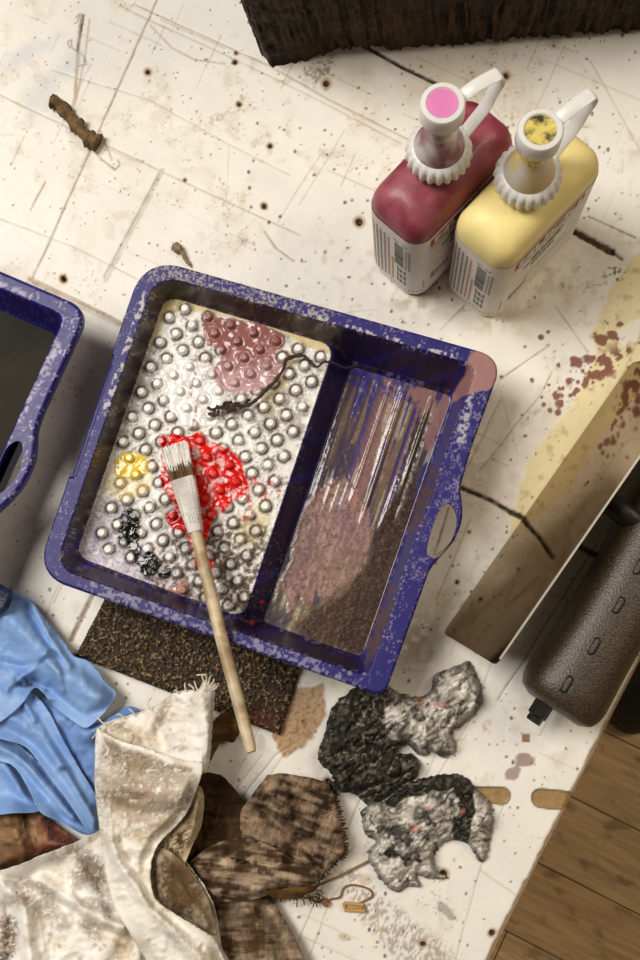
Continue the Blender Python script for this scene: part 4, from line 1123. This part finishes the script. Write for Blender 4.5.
# --- brown linen rag
brown = Cloth()
def bcol(dark, light, amt, seed, weave=1.0, ang=0.):
    def f(X, Y, di, Z):
        n1 = fbm(X/16, Y/16, 4, seed); n2 = fbm(X/4, Y/4, 3, seed+1); ca, sa_ = math.cos(ang), math.sin(ang)
        u = X*ca+Y*sa_; v = -X*sa_+Y*ca
        thr = vn(u/1.2, v/7, seed+2)*.5+vn(u/7, v/1.2, seed+3)*.5
        c = flat(dark, X); st_ = vn(u/26+n2*1.5, v/2.6, seed+5)*.5+vn(u/14+n1, v/5.5, seed+6)*.5; c = mix(c, light, amt*sst(.40, .66, n1*.42+n2*.13+thr*.12*weave+st_*.33))
        c = mix(c, tuple(np.array(dark)*.55), .5*sst(.5, .7, n2*.5+n1*.5)); c = mix(c, light, .3*weave*sst(.56, .74, thr)*amt*sst(.35, .6, n1))
        return c
    return f
brown.patch([(204, 738), (212, 722), (228, 712), (240, 726), (234, 742), (222, 742), (212, 758), (205, 775)],
    lambda X, Y, d: .005+.005*crease(X/14, Y/14, 3)+.001*sst(0, 4, d), bcol((84, 60, 34), (160, 130, 88), .6, 401), ragged=1.5, seed=1)
brown.patch([(178, 800), (205, 772), (222, 775), (240, 796), (252, 815), (258, 845), (230, 866), (190, 876), (170, 850)],
    lambda X, Y, d: .005+.007*fbm(X/22, Y/22, 3, 4)+.005*crease(X/16, Y/16, 5, 2), bcol((44, 30, 17), (100, 74, 46), .5, 403), smooth=False, seed=2)  # back piece: its shade is painted in as a very dark brown
brown.patch([(214, 905), (232, 888), (265, 888), (284, 918), (304, 955), (316, 1005), (225, 1005), (214, 950)],
    lambda X, Y, d: .007+.003*sst(0, 5, d)+rg(X, Y, [(240, 895), (262, 930), (275, 990)], 12, .007)-rg(X, Y, [(258, 895), (290, 950), (304, 1000)], 6, .003)+.004*crease(X/20, Y/20, 8, 2), bcol((78, 56, 37), (196, 174, 148), .7, 405), smooth=False, seed=3)
brown.patch([(267, 775), (285, 773), (306, 777), (328, 782), (334, 796), (340, 822), (344, 852), (330, 866), (316, 880), (296, 884), (262, 874), (246, 856), (240, 828), (241, 811), (254, 792)],
    lambda X, Y, d: .009+.002*sst(0, 3, d)+.006*fbm(X/30, Y/30, 2, 9)+.004*crease(X/24, Y/24, 10, 2)+rg(X, Y, [(256, 796), (284, 818), (318, 834), (340, 840)], 7, .008)-rg(X, Y, [(262, 808), (300, 842), (316, 860)], 5, .006)+rg(X, Y, [(280, 776), (288, 800), (290, 822)], 6, .005)-rg(X, Y, [(300, 800), (306, 826)], 5, .003),
    bcol((48, 33, 21), (176, 150, 124), .8, 407, 1.5, .35), smooth=False, seed=4, ragged=1.0)
brown.patch([(190, 862), (206, 848), (228, 839), (250, 837), (274, 848), (296, 860), (317, 870), (318, 882), (300, 890), (272, 894), (248, 901), (218, 902), (196, 893)],
    lambda X, Y, d: .017+.005*sst(0, 9, d)+.0095*(rid(X/55+.8*fbm(X/30, Y/30, 2, 12), (Y-.12*X)/11, 11)-.4)*sst(0, 6, d)+.004*(rid(X/30, (Y-.2*X)/5, 13)-.4)*sst(0, 6, d),
    bcol((64, 45, 29), (214, 188, 160), .9, 409, .5, .1), smooth=False, seed=5)
brown.patch([(262, 892), (284, 889), (306, 887), (320, 884), (316, 891), (300, 898), (286, 900), (274, 898)],
    lambda X, Y, d: .006+.004*crease(X/6, Y/5, 14), bcol((84, 58, 30), (140, 106, 62), .6, 411), smooth=False, seed=6, ragged=1.8)
brown_rag = brown.build('linen_rag', M_CLOTH, 'brown stained linen rag bunched up right of the cream canvas rag', 'rag', .85)
# loose threads along its frayed hem
mb = MB(); r9 = random.Random(9)
hem = smooth_open([(329, 783), (336, 800), (342, 826), (345, 850), (336, 860), (318, 880)], 9)
for q in hem:
    for _ in range(2):
        x, y = q; a = math.atan2(y-830, x-296)+r9.gauss(0, .5); l = r9.uniform(2, 5)
        mb.tube([P(x-2*math.cos(a), y-2*math.sin(a), .005), P(x+l*.5*math.cos(a), y+l*.5*math.sin(a), .0045), P(x+l*math.cos(a+r9.gauss(0, .4)), y+l*math.sin(a), .0018)], .0004, 4)
for i in range(34):
    x = r9.uniform(268, 318); y = 893+r9.uniform(-3, 5); a = r9.gauss(.1, .5); l = r9.uniform(4, 14)
    mb.tube([P(x, y, .007), P(x+l*.6*math.cos(a), y+l*.6*math.sin(a), .006), P(x+l*math.cos(a+.4), y+l*math.sin(a+.4), .003)], .0004, 4)
fr = mb.build('frayed_threads', material('brown_thread', (96, 70, 40), .8, bump=None), brown_rag); fr['kind'] = 'stuff'

# --- rusty brown glove / cloth at the left edge
rust = Cloth()
def rcol(X, Y, di, Z):
    n1 = fbm(X/22, Y/22, 4, 421); n2 = fbm(X/7, Y/7, 3, 422)
    c = flat((122, 88, 58), X); c = mix(c, (150, 92, 76), .9*sst(22, 50, X+(n2-.5)*20)); c = mix(c, (178, 142, 104), .6*sst(.55, .68, n1)); c = mix(c, (78, 54, 32), .6*sst(.55, .7, n2)); return c
rust.patch([(-30, 812), (-6, 811), (16, 809), (36, 812), (54, 824), (74, 838), (80, 846), (66, 857), (46, 866), (26, 872), (4, 882), (-30, 890)],
    lambda X, Y, d: .006+.018*sst(0, 22, d)+rg(X, Y, [(6, 812), (18, 840), (28, 868)], 7, .006)+rg(X, Y, [(40, 815), (50, 842), (70, 846)], 6, .006)-rg(X, Y, [(26, 815), (36, 850)], 4, .004)+.003*crease(X/20, Y/20, 16), rcol, ragged=.4, seed=7)
rust.build('rubber_glove', M_GLOVE, 'rusty brown limp rubber glove tucked between the blue glove and the canvas rag', 'glove', .6)

# --- blue nitrile glove
blue = Cloth()
def gcol(X, Y, di, Z):
    n1 = fbm(X/25, Y/25, 3, 431); n2 = fbm(X/6, Y/6, 3, 432)
    c = flat((136, 172, 226), X); c = mix(c, (118, 156, 216), .7*sst(.4, .65, n1)); c = mix(c, (160, 190, 232), .4*sst(.58, .7, n2))
    c = mix(c, (40, 40, 40), .75*sst(.5, .6, n2)*(1-sst(4, 13, pl_d(X, Y, [(22, 682), (34, 688), (46, 700)]))))
    c = mix(c, (60, 62, 70), .8*(1-sst(1, 4, np.hypot(X-62, Y-768)+(n2-.5)*4)))
    return c
def navy(X, Y, di, Z): return mix(flat((30, 38, 66), X), (52, 66, 110), .6*sst(.5, .65, fbm(X/9, Y/9, 3, 441)))
nv2 = Cloth()
nv2.patch([(66, 650), (84, 664), (98, 682), (93, 692), (80, 690), (66, 668)], lambda X, Y, d: .010+.003*sst(0, 5, d), navy, ragged=0, seed=14)
blue.patch([(36, 700), (60, 706), (86, 724), (112, 716), (128, 706), (141, 712), (130, 722), (108, 732), (104, 760), (96, 800), (70, 790), (48, 740)],
    lambda X, Y, d: .004+.007*fbm(X/20, Y/20, 3, 20)+.003*sst(0, 6, d)+rg(X, Y, [(84, 735), (118, 718)], 8, .006), lambda X, Y, d, Z: mix(gcol(X, Y, d, Z), (96, 132, 196), .5*np.ones(len(X))), ragged=0, seed=8)  # lower finger: same blue, with shade painted in as a darker tone
blue.patch([(-30, 752), (4, 756), (22, 770), (34, 792), (46, 806), (36, 812), (14, 813), (-30, 812)],
    lambda X, Y, d: .004+.006*sst(0, 14, d)+.002*crease(X/16, Y/16, 22)+rg(X, Y, [(2, 760), (20, 790), (34, 806)], 5, .004), gcol, ragged=0, seed=9)
blue.patch([(-30, 716), (6, 736), (28, 752), (52, 776), (74, 804), (92, 831), (82, 834), (60, 822), (40, 812), (28, 788), (10, 764), (-30, 756)],
    lambda X, Y, d: .006+.007*sst(0, 14, d)+rg(X, Y, [(0, 748), (34, 772), (72, 816)], 8, .006)+.0015*crease(X/17, Y/17, 23)-rg(X, Y, [(20, 770), (44, 800)], 4, .004), gcol, ragged=0, seed=10)
blue.patch([(-30, 690), (-6, 684), (18, 690), (36, 696), (50, 714), (62, 738), (78, 766), (94, 792), (102, 812), (105, 821), (93, 837), (84, 826), (64, 796), (40, 764), (24, 746), (-4, 738), (-30, 730)],
    lambda X, Y, d: .007+.007*sst(0, 15, d)+rg(X, Y, [(8, 716), (40, 735), (70, 780), (94, 822)], 8, .005)-rg(X, Y, [(42, 716), (62, 750), (88, 800)], 3.5, .004)+rg(X, Y, [(20, 694), (34, 720)], 4, .004)+.0015*crease(X/15, Y/15, 25)+rg(X, Y, [(52, 772), (72, 764)], 3, .002),
    gcol, ragged=0, seed=11)
blue.patch([(-30, 586), (-8, 588), (14, 592), (30, 600), (44, 618), (62, 640), (74, 656), (90, 662), (106, 682), (116, 693), (111, 704), (99, 718), (86, 728), (74, 722), (56, 708), (44, 694), (34, 688), (20, 706), (-4, 724), (-30, 726)],
    lambda X, Y, d: .009+.008*sst(0, 17, d)+rg(X, Y, [(0, 612), (30, 640), (62, 672), (100, 700)], 12, .007)+rg(X, Y, [(8, 690), (36, 664), (48, 650)], 5, .005)-rg(X, Y, [(-10, 660), (24, 668), (48, 660)], 4, .0035)
        +rg(X, Y, [(34, 608), (52, 640), (70, 664)], 4, .0045)-rg(X, Y, [(26, 606), (44, 638), (62, 666)], 3.5, .004)+rg(X, Y, [(48, 662), (58, 672), (62, 690)], 4, .004)-rg(X, Y, [(36, 690), (52, 690), (80, 716)], 4, .004)
        -rg(X, Y, [(14, 690), (30, 686), (44, 694)], 6, .007)+.002*crease(X/22, Y/22, 27)+.0006*crease(X/9, Y/9, 28),
    gcol, ragged=0, seed=12)
glove = blue.build('rubber_glove', M_GLOVE, 'crumpled blue nitrile glove lying at the left edge', 'glove', .48)
cf = nv2.build('lining', M_GLOVE, None, None, .5, glove); cf['label'] = 'dark navy lining'
nv = Cloth()
nv.patch([(-30, 580), (-4, 583), (12, 592), (10, 604), (2, 614), (-30, 622)], lambda X, Y, d: .026+.004*sst(0, 6, d)+.003*crease(X/9, Y/9, 31), navy, ragged=0, seed=13)
cf = nv.build('cuff', M_GLOVE, None, None, .5, glove); cf['label'] = 'dark navy turned cuff'

# --- cream canvas rag
cream = Cloth()
def ccol(stains, base=(248, 244, 238), seed=450, streak=None):
    def f(X, Y, di, Z):
        n1 = fbm(X/20, Y/20, 4, seed); n2 = fbm(X/5, Y/5, 4, seed+1); n3 = vn(X/1.3, Y/1.3, seed+2)
        c = flat(base, X); c = mix(c, (222, 208, 186), .5*sst(.45, .65, n1))
        for cx, cy, rx, ry, a, col_, s_ in stains:
            q = math.radians(a); u = ((X-cx)*math.cos(q)+(Y-cy)*math.sin(q))/rx; v = (-(X-cx)*math.sin(q)+(Y-cy)*math.cos(q))/ry
            c = mix(c, col_, s_*(1-sst(.45, 1.1, np.hypot(u, v)+(n2-.5)*1.1))*sst(.25, .5, n2*.7+n3*.3))
        c = mix(c, (150, 126, 100), .5*sst(.6, .72, n2)*sst(.45, .6, n1))
        c = mix(c, (132, 108, 82), .35*(1-sst(.5, 2.5, di))*n3)
        return c
    return f
GB = (150, 128, 104); DB = (112, 88, 62); GR = (168, 158, 146)
cream.patch([(-30, 884), (-4, 872), (20, 864), (44, 854), (66, 846), (88, 836), (106, 826), (130, 808), (160, 830), (190, 866), (214, 905), (222, 950), (236, 1005), (-30, 1005)],
    lambda X, Y, d: .006+.010*sst(0, 14, d)+rg(X, Y, [(40, 880), (70, 902), (104, 922), (140, 930)], 7, .008)-rg(X, Y, [(56, 900), (90, 925), (120, 938)], 6, .006)+rg(X, Y, [(70, 860), (92, 888), (104, 920)], 7, .006)
        +rg(X, Y, [(0, 880), (24, 910), (30, 960)], 9, .010)-rg(X, Y, [(8, 908), (14, 950)], 9, .008)+rg(X, Y, [(108, 850), (118, 890), (150, 920), (190, 960)], 9, .010)-rg(X, Y, [(135, 868), (150, 900), (175, 930)], 6, .005)
        +rg(X, Y, [(120, 930), (100, 960), (90, 1000)], 10, .007)+rg(X, Y, [(150, 900), (140, 950), (120, 1000)], 8, .005)+.004*crease(X/26, Y/26, 33)+.0012*crease(X/9, Y/9, 34),
    ccol([(92, 872, 16, 34, -30, DB, .85), (62, 852, 22, 12, -28, GB, .6), (40, 905, 24, 16, 20, GR, .8), (96, 905, 24, 10, 12, GR, .85), (92, 930, 16, 10, 40, GR, .9), (64, 922, 14, 12, 0, GR, .7), (8, 935, 12, 30, 0, DB, .9), (4, 960, 10, 14, 0, (60, 44, 28), .8), (30, 885, 30, 8, 15, GB, .7), (150, 918, 12, 20, 30, (186, 164, 128), .9), (170, 915, 7, 12, 0, GB, .7), (125, 945, 12, 30, 20, (200, 180, 146), .8), (76, 880, 10, 14, 0, GB, .6), (20, 900, 14, 8, 0, GB, .7)]), ragged=1.0, seed=15)
cream.patch([(99, 733), (104, 724), (122, 717), (140, 712), (158, 704), (172, 694), (186, 690), (198, 690), (204, 680), (214, 685), (214, 705), (211, 740), (206, 772), (170, 776), (120, 760)],
    lambda X, Y, d: .022+.016*sst(110, 205, X)+rg(X, Y, [(203, 690), (204, 730), (200, 765)], 10, .006)-rg(X, Y, [(150, 712), (160, 730), (166, 752)], 6, .004)+rg(X, Y, [(118, 722), (140, 734), (150, 748)], 5, .003)+.003*crease(X/16, Y/16, 36)-.003*(1-sst(0, 3, d)),
    ccol([(130, 735, 30, 14, 20, (206, 182, 148), .7), (160, 718, 7, 26, 28, GB, .8), (180, 748, 10, 4, 0, GB, .6), (118, 726, 12, 4, -20, GB, .7)], (250, 246, 240), 455), ragged=1.4, seed=16)
cream.patch([(158, 838), (172, 826), (186, 806), (198, 786), (204, 798), (201, 826), (192, 846), (184, 864), (170, 872), (160, 862)],
    lambda X, Y, d: .020+.008*sst(0, 8, d)+rg(X, Y, [(198, 800), (190, 850)], 5, .004), ccol([(176, 845, 14, 26, 30, (76, 58, 36), 1.0), (190, 815, 10, 20, 20, DB, .9)], (196, 178, 142), 458), ragged=.6, seed=17)
cream.patch([(153, 858), (162, 848), (176, 856), (192, 872), (206, 894), (214, 920), (216, 936), (204, 930), (186, 916), (166, 908), (154, 902), (151, 880)],
    lambda X, Y, d: .024+.006*sst(0, 10, d)+rg(X, Y, [(160, 860), (180, 890), (205, 925)], 8, .005)+.002*crease(X/12, Y/12, 38), ccol([(180, 890, 40, 30, 45, (98, 76, 53), 1.0), (170, 868, 16, 10, 30, (76, 56, 36), .8)], (122, 98, 72), 460), ragged=.8, seed=18)
cream.patch([(97, 728), (104, 733), (124, 742), (146, 748), (170, 757), (190, 761), (202, 763), (201, 776), (194, 796), (186, 814), (174, 828), (160, 842), (153, 856), (150, 876), (156, 900), (178, 916), (204, 932), (218, 946), (236, 1005), (186, 1005), (150, 965), (128, 930), (112, 900), (104, 862), (100, 832), (95, 790), (95, 752)],
    lambda X, Y, d: .026+.016*sst(0, 13, d)*(.55+.45*sst(900, 760, Y))-.004*sst(860, 960, Y)+rg(X, Y, [(100, 770), (130, 788), (170, 796), (196, 785)], 9, .004)-rg(X, Y, [(104, 800), (140, 815), (172, 812)], 7, .003)
        +rg(X, Y, [(104, 830), (122, 866), (150, 905), (200, 960)], 7, .006)-rg(X, Y, [(118, 842), (136, 875), (156, 902)], 5, .004)+rg(X, Y, [(110, 840), (124, 850), (150, 850)], 6, .003)+.003*crease(X/18, Y/18, 40)+.0015*crease(X/8, Y/8, 41),
    ccol([(146, 800, 62, 44, 0, (186, 168, 148), .9), (128, 790, 40, 30, 30, (164, 144, 122), .5), (135, 762, 46, 13, 14, GB, .9), (112, 750, 14, 10, 20, GB, .7), (170, 776, 30, 12, 10, (176, 164, 152), .7), (125, 800, 30, 12, 10, GB, .65), (160, 806, 26, 12, -10, (176, 160, 140), .7), (180, 768, 20, 4, 10, DB, .7), (190, 800, 6, 26, 18, DB, .6), (140, 838, 16, 8, 10, (206, 184, 150), .5), (150, 876, 16, 8, 30, (222, 200, 160), .7), (176, 940, 20, 12, 40, GR, .5), (206, 960, 22, 14, 50, (214, 196, 164), .6)], (246, 241, 232), 463), ragged=.8, seed=19)
canvas = cream.build('canvas_rag', M_CLOTH, 'large cream canvas rag with grey brown stains hanging in folds at the bottom left', 'rag', .85)
mb = MB(); r9 = random.Random(19)
for (x, y, z, a0) in [(204, 682, .042, -1.9), (206, 680, .042, -1.6), (209, 682, .042, -1.4), (212, 684, .042, -1.1), (213, 687, .042, -.8), (198, 691, .04, -2.0), (194, 691, .04, -1.9), (186, 691, .038, -1.8), (178, 693, .037, -2.1), (212, 690, .042, -.5), (104, 726, .026, 2.4), (110, 722, .026, 2.9), (124, 718, .027, -2.4), (134, 714, .028, -2.2), (150, 708, .03, -2.0), (128, 740, .03, -1.2), (100, 740, .03, 2.6)]:
    l = r9.uniform(6, 13)
    mb.tube(smooth_open([P(x-math.cos(a0)*3, y-math.sin(a0)*3, z-.001), P(x+math.cos(a0)*l*.5, y+math.sin(a0)*l*.5, z+.001), P(x+math.cos(a0+r9.gauss(0, .5))*l, y+math.sin(a0+r9.gauss(0, .5))*l, z-.002)], 3), .00045, 5)
fr = mb.build('frayed_threads', material('cream_thread', (226, 216, 198), .8, bump=None), canvas); fr['kind'] = 'stuff'

# --- crumpled inky paper
def wrk(X, Y, s, seed, ang, st):
    """long wandering paper wrinkles, 1 on their crests"""
    q = ang+1.5*(fbm(X/45, Y/45, 2, seed+70)-.5)
    u = (X*np.cos(ang)+Y*np.sin(ang))/(s*st); v = (-X*np.sin(ang)+Y*np.cos(ang))/s
    u = u+.5*(fbm(X/(s*1.6), Y/(s*1.6), 3, seed+71)-.5)*2; v = v+1.0*(fbm(X/(s*2.2), Y/(s*2.2), 3, seed+72)-.5)*2
    return rid(u, v, seed)
def wad_z(h, zs, ang):
    def f(X, Y, d):
        w1 = wrk(X, Y, 15, zs, ang, 3.0); w2 = wrk(X, Y, 7.5, zs+3, ang+.35, 2.8); w3 = wrk(X, Y, 4, zs+6, ang-.25, 2.6)
        return .0012+h*sst(0, 20, d)*(.2+.8*fbm(X/28, Y/28, 3, zs+9))+(.0060*w1+.0052*(1-w2)+.0034*w3)*sst(-2, 6, d)
    return f
def wad_c(black, seed, zs, ang, pink=()):
    def f(X, Y, di, Z):
        n1 = fbm(X/14, Y/14, 4, seed); n2 = fbm(X/4, Y/4, 3, seed+1); n3 = fbm(X/1.8, Y/1.8, 2, seed+4)
        w1 = wrk(X, Y, 15, zs, ang, 3.0); w2 = wrk(X, Y, 7.5, zs+3, ang+.35, 2.8); w3 = wrk(X, Y, 4, zs+6, ang-.25, 2.6)
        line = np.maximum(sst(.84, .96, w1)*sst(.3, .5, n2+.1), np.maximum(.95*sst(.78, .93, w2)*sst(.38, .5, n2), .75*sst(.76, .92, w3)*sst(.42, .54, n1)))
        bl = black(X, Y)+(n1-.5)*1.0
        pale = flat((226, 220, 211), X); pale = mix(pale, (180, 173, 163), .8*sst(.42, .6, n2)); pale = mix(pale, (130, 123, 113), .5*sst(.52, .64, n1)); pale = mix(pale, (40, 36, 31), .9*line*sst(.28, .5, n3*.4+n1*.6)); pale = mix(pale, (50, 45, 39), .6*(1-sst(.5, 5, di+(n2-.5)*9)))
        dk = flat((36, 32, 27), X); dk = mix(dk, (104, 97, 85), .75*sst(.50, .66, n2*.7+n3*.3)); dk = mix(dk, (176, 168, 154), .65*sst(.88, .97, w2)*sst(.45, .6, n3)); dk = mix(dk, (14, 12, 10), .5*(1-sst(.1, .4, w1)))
        a = sst(.4, .6, bl)[:, None]; c = pale*(1-a)+dk*a
        for x, y, rx, ry in pink: c = mix(c, (190, 110, 104), .6*(1-sst(.4, 1, np.hypot((X-x)/rx, (Y-y)/ry)+(n2-.5))))
        return c
    return f
p1_ = Cloth()
p1_.patch([(318, 758), (324, 734), (332, 708), (346, 694), (364, 684), (384, 684), (398, 692), (414, 697), (430, 692), (434, 676), (448, 669), (462, 664), (468, 661), (476, 672), (481, 690), (479, 708), (466, 722), (452, 732), (456, 748), (444, 758), (432, 752), (420, 756), (406, 744), (398, 754), (412, 754), (421, 764), (416, 778), (400, 788), (384, 798), (374, 808), (360, 800), (350, 793), (337, 792), (332, 776)],
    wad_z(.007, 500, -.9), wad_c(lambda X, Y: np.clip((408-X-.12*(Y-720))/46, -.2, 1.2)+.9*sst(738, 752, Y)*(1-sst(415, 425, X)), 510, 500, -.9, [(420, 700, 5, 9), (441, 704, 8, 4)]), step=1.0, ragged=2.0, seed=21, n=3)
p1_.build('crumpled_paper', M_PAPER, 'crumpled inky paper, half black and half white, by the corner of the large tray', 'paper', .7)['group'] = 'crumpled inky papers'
p2_ = Cloth()
p2_.patch([(361, 812), (372, 804), (386, 800), (400, 787), (416, 780), (434, 776), (456, 774), (468, 780), (478, 792), (489, 803), (493, 820), (490, 838), (486, 858), (480, 862), (473, 852), (468, 844), (452, 840), (440, 846), (434, 858), (438, 872), (448, 878), (430, 878), (416, 876), (421, 886), (408, 886), (398, 892), (384, 884), (374, 870), (367, 852), (376, 842), (366, 834)],
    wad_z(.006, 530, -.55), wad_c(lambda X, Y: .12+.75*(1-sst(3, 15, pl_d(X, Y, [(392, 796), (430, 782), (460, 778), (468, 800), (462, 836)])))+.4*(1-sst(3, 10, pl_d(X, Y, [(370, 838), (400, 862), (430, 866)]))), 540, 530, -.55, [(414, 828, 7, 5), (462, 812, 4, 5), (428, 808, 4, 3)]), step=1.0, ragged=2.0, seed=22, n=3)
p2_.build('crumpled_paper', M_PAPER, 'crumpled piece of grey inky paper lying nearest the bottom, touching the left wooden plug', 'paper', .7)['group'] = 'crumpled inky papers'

# ------------------------------------------------------------------ small scraps
mb = MB(); pts = smooth_open([P(x, y, .004) for x, y in [(51, 101), (58, 103), (66, 112), (76, 124), (84, 134), (92, 140), (98, 143)]], 5); n = len(pts); rs = random.Random(2)
mb.tube(pts, [.0040+.0014*math.sin(i*.9)*rs.random()+.0018*(i > n*.72) for i in range(n)], 12, flat=(.8, 1.1))
V = np.array(mb.V); nn_ = fbm(V[:, 0]*900, V[:, 1]*900, 3, 601)-.5; V += nn_[:, None]*np.array([.0016, .0016, .0014]); V[:, 2] = np.maximum(V[:, 2], .0003); mb.V = [tuple(q) for q in V]
o = mb.build('dried_clay_lump', material('dry_brown_clay', (118, 92, 56), .85, noise=(300, .35), bump=(500, .8, .002), tint=((78, 58, 32), 160)), angle=80)
tag(o, 'knobbly brown twig of dried clay on the white table at the upper left', 'clay')
mb = MB(); mb.tube(smooth_open([P(174, 246, .003), P(180, 250, .0035), P(185, 258, .003), P(190, 266, .002)], 5), [.0030, .0034, .0034, .0032, .003, .0022, .0016, .0014, .0013, .0012, .0012, .0011, .0011, .001, .001, .001], 10)
V = np.array(mb.V); nn_ = fbm(V[:, 0]*1100, V[:, 1]*1100, 3, 603)-.5; V += nn_[:, None]*.0014; V[:, 2] = np.maximum(V[:, 2], .0003); mb.V = [tuple(q) for q in V]
tag(mb.build('dried_clay_scrap', material('grey_brown_clay', (150, 126, 96), .85, noise=(300, .3), bump=(500, .8, .002)), angle=80), 'small grey brown clay scrap just above the top left rim of the large tray', 'clay')
M_STICK = material('thin_straw', (150, 112, 66), .8, noise=(200, .3), bump=None)
mb = MB(); mb.tube([P(308, 890, .003), P(340, 876, .0025), P(368, 861, .002)], .0007, 6); tag(mb.build('straw', M_STICK), 'thin brown straw lying between the linen rag and the lower crumpled paper', 'straw')
mb = MB(); mb.tube(smooth_open([P(x, y, .0015) for x, y in [(310, 899), (318, 902), (326, 901), (332, 899), (340, 897), (343, 889), (350, 885), (360, 886), (370, 890), (372, 896), (366, 900), (358, 904)]], 5), .0006, 6); mb.tube([P(323, 900, .002), P(328, 905, .002)], .0022, 8)
tag(mb.build('thread', material('brown_string', (132, 96, 56), .8, bump=None)), 'curly brown thread with a knot beside the hem of the linen rag', 'thread')
mb = MB(); cn_ = [(344, 903), (363, 905), (365, 911), (345, 910)]
mb.tube([P(x, y, .002) for x, y in cn_+cn_[:1]], .0011, 8); mb.tube([P(347, 907, .002), P(362, 908, .002)], .0005, 6)
tag(mb.build('paper_clip', material('tan_clip', (190, 150, 92), .5, bump=None)), 'tiny tan rectangular clip at the end of the curly thread', 'clip')
M_TH = material('inky_thread', (62, 44, 32), .6, noise=(300, .3), bump=(500, .5, .001))
zt = .0355
mb = MB(); base = [(226, 408), (236, 405), (246, 406), (256, 400), (266, 390), (276, 380), (284, 368), (286, 360), (296, 356), (304, 356), (310, 362), (317, 367), (324, 362), (334, 363), (345, 368), (356, 366), (366, 367)]
pts = smooth_open([P(x, y, zt if x < 330 else zt-.0022*(x-330)/4) for x, y in base], 5); n = len(pts); rs = random.Random(6)
mb.tube(pts, [.0007+.0009*rs.random()*(i < n*.66) for i in range(n)], 6)
for k in range(16):
    a = rs.uniform(0, 6.28); c = (232+rs.gauss(0, 8), 407+rs.gauss(0, 3.5)); mb.tube(smooth_open([P(c[0], c[1], zt), P(c[0]+7*math.cos(a), c[1]+4*math.sin(a), zt+.001), P(c[0]+10*math.cos(a+.6), c[1]+6*math.sin(a+.6), zt)], 3), .0010, 5)
tag(mb.build('thread', M_TH), 'dark clotted thread lying across the studded ramp into the well', 'thread')
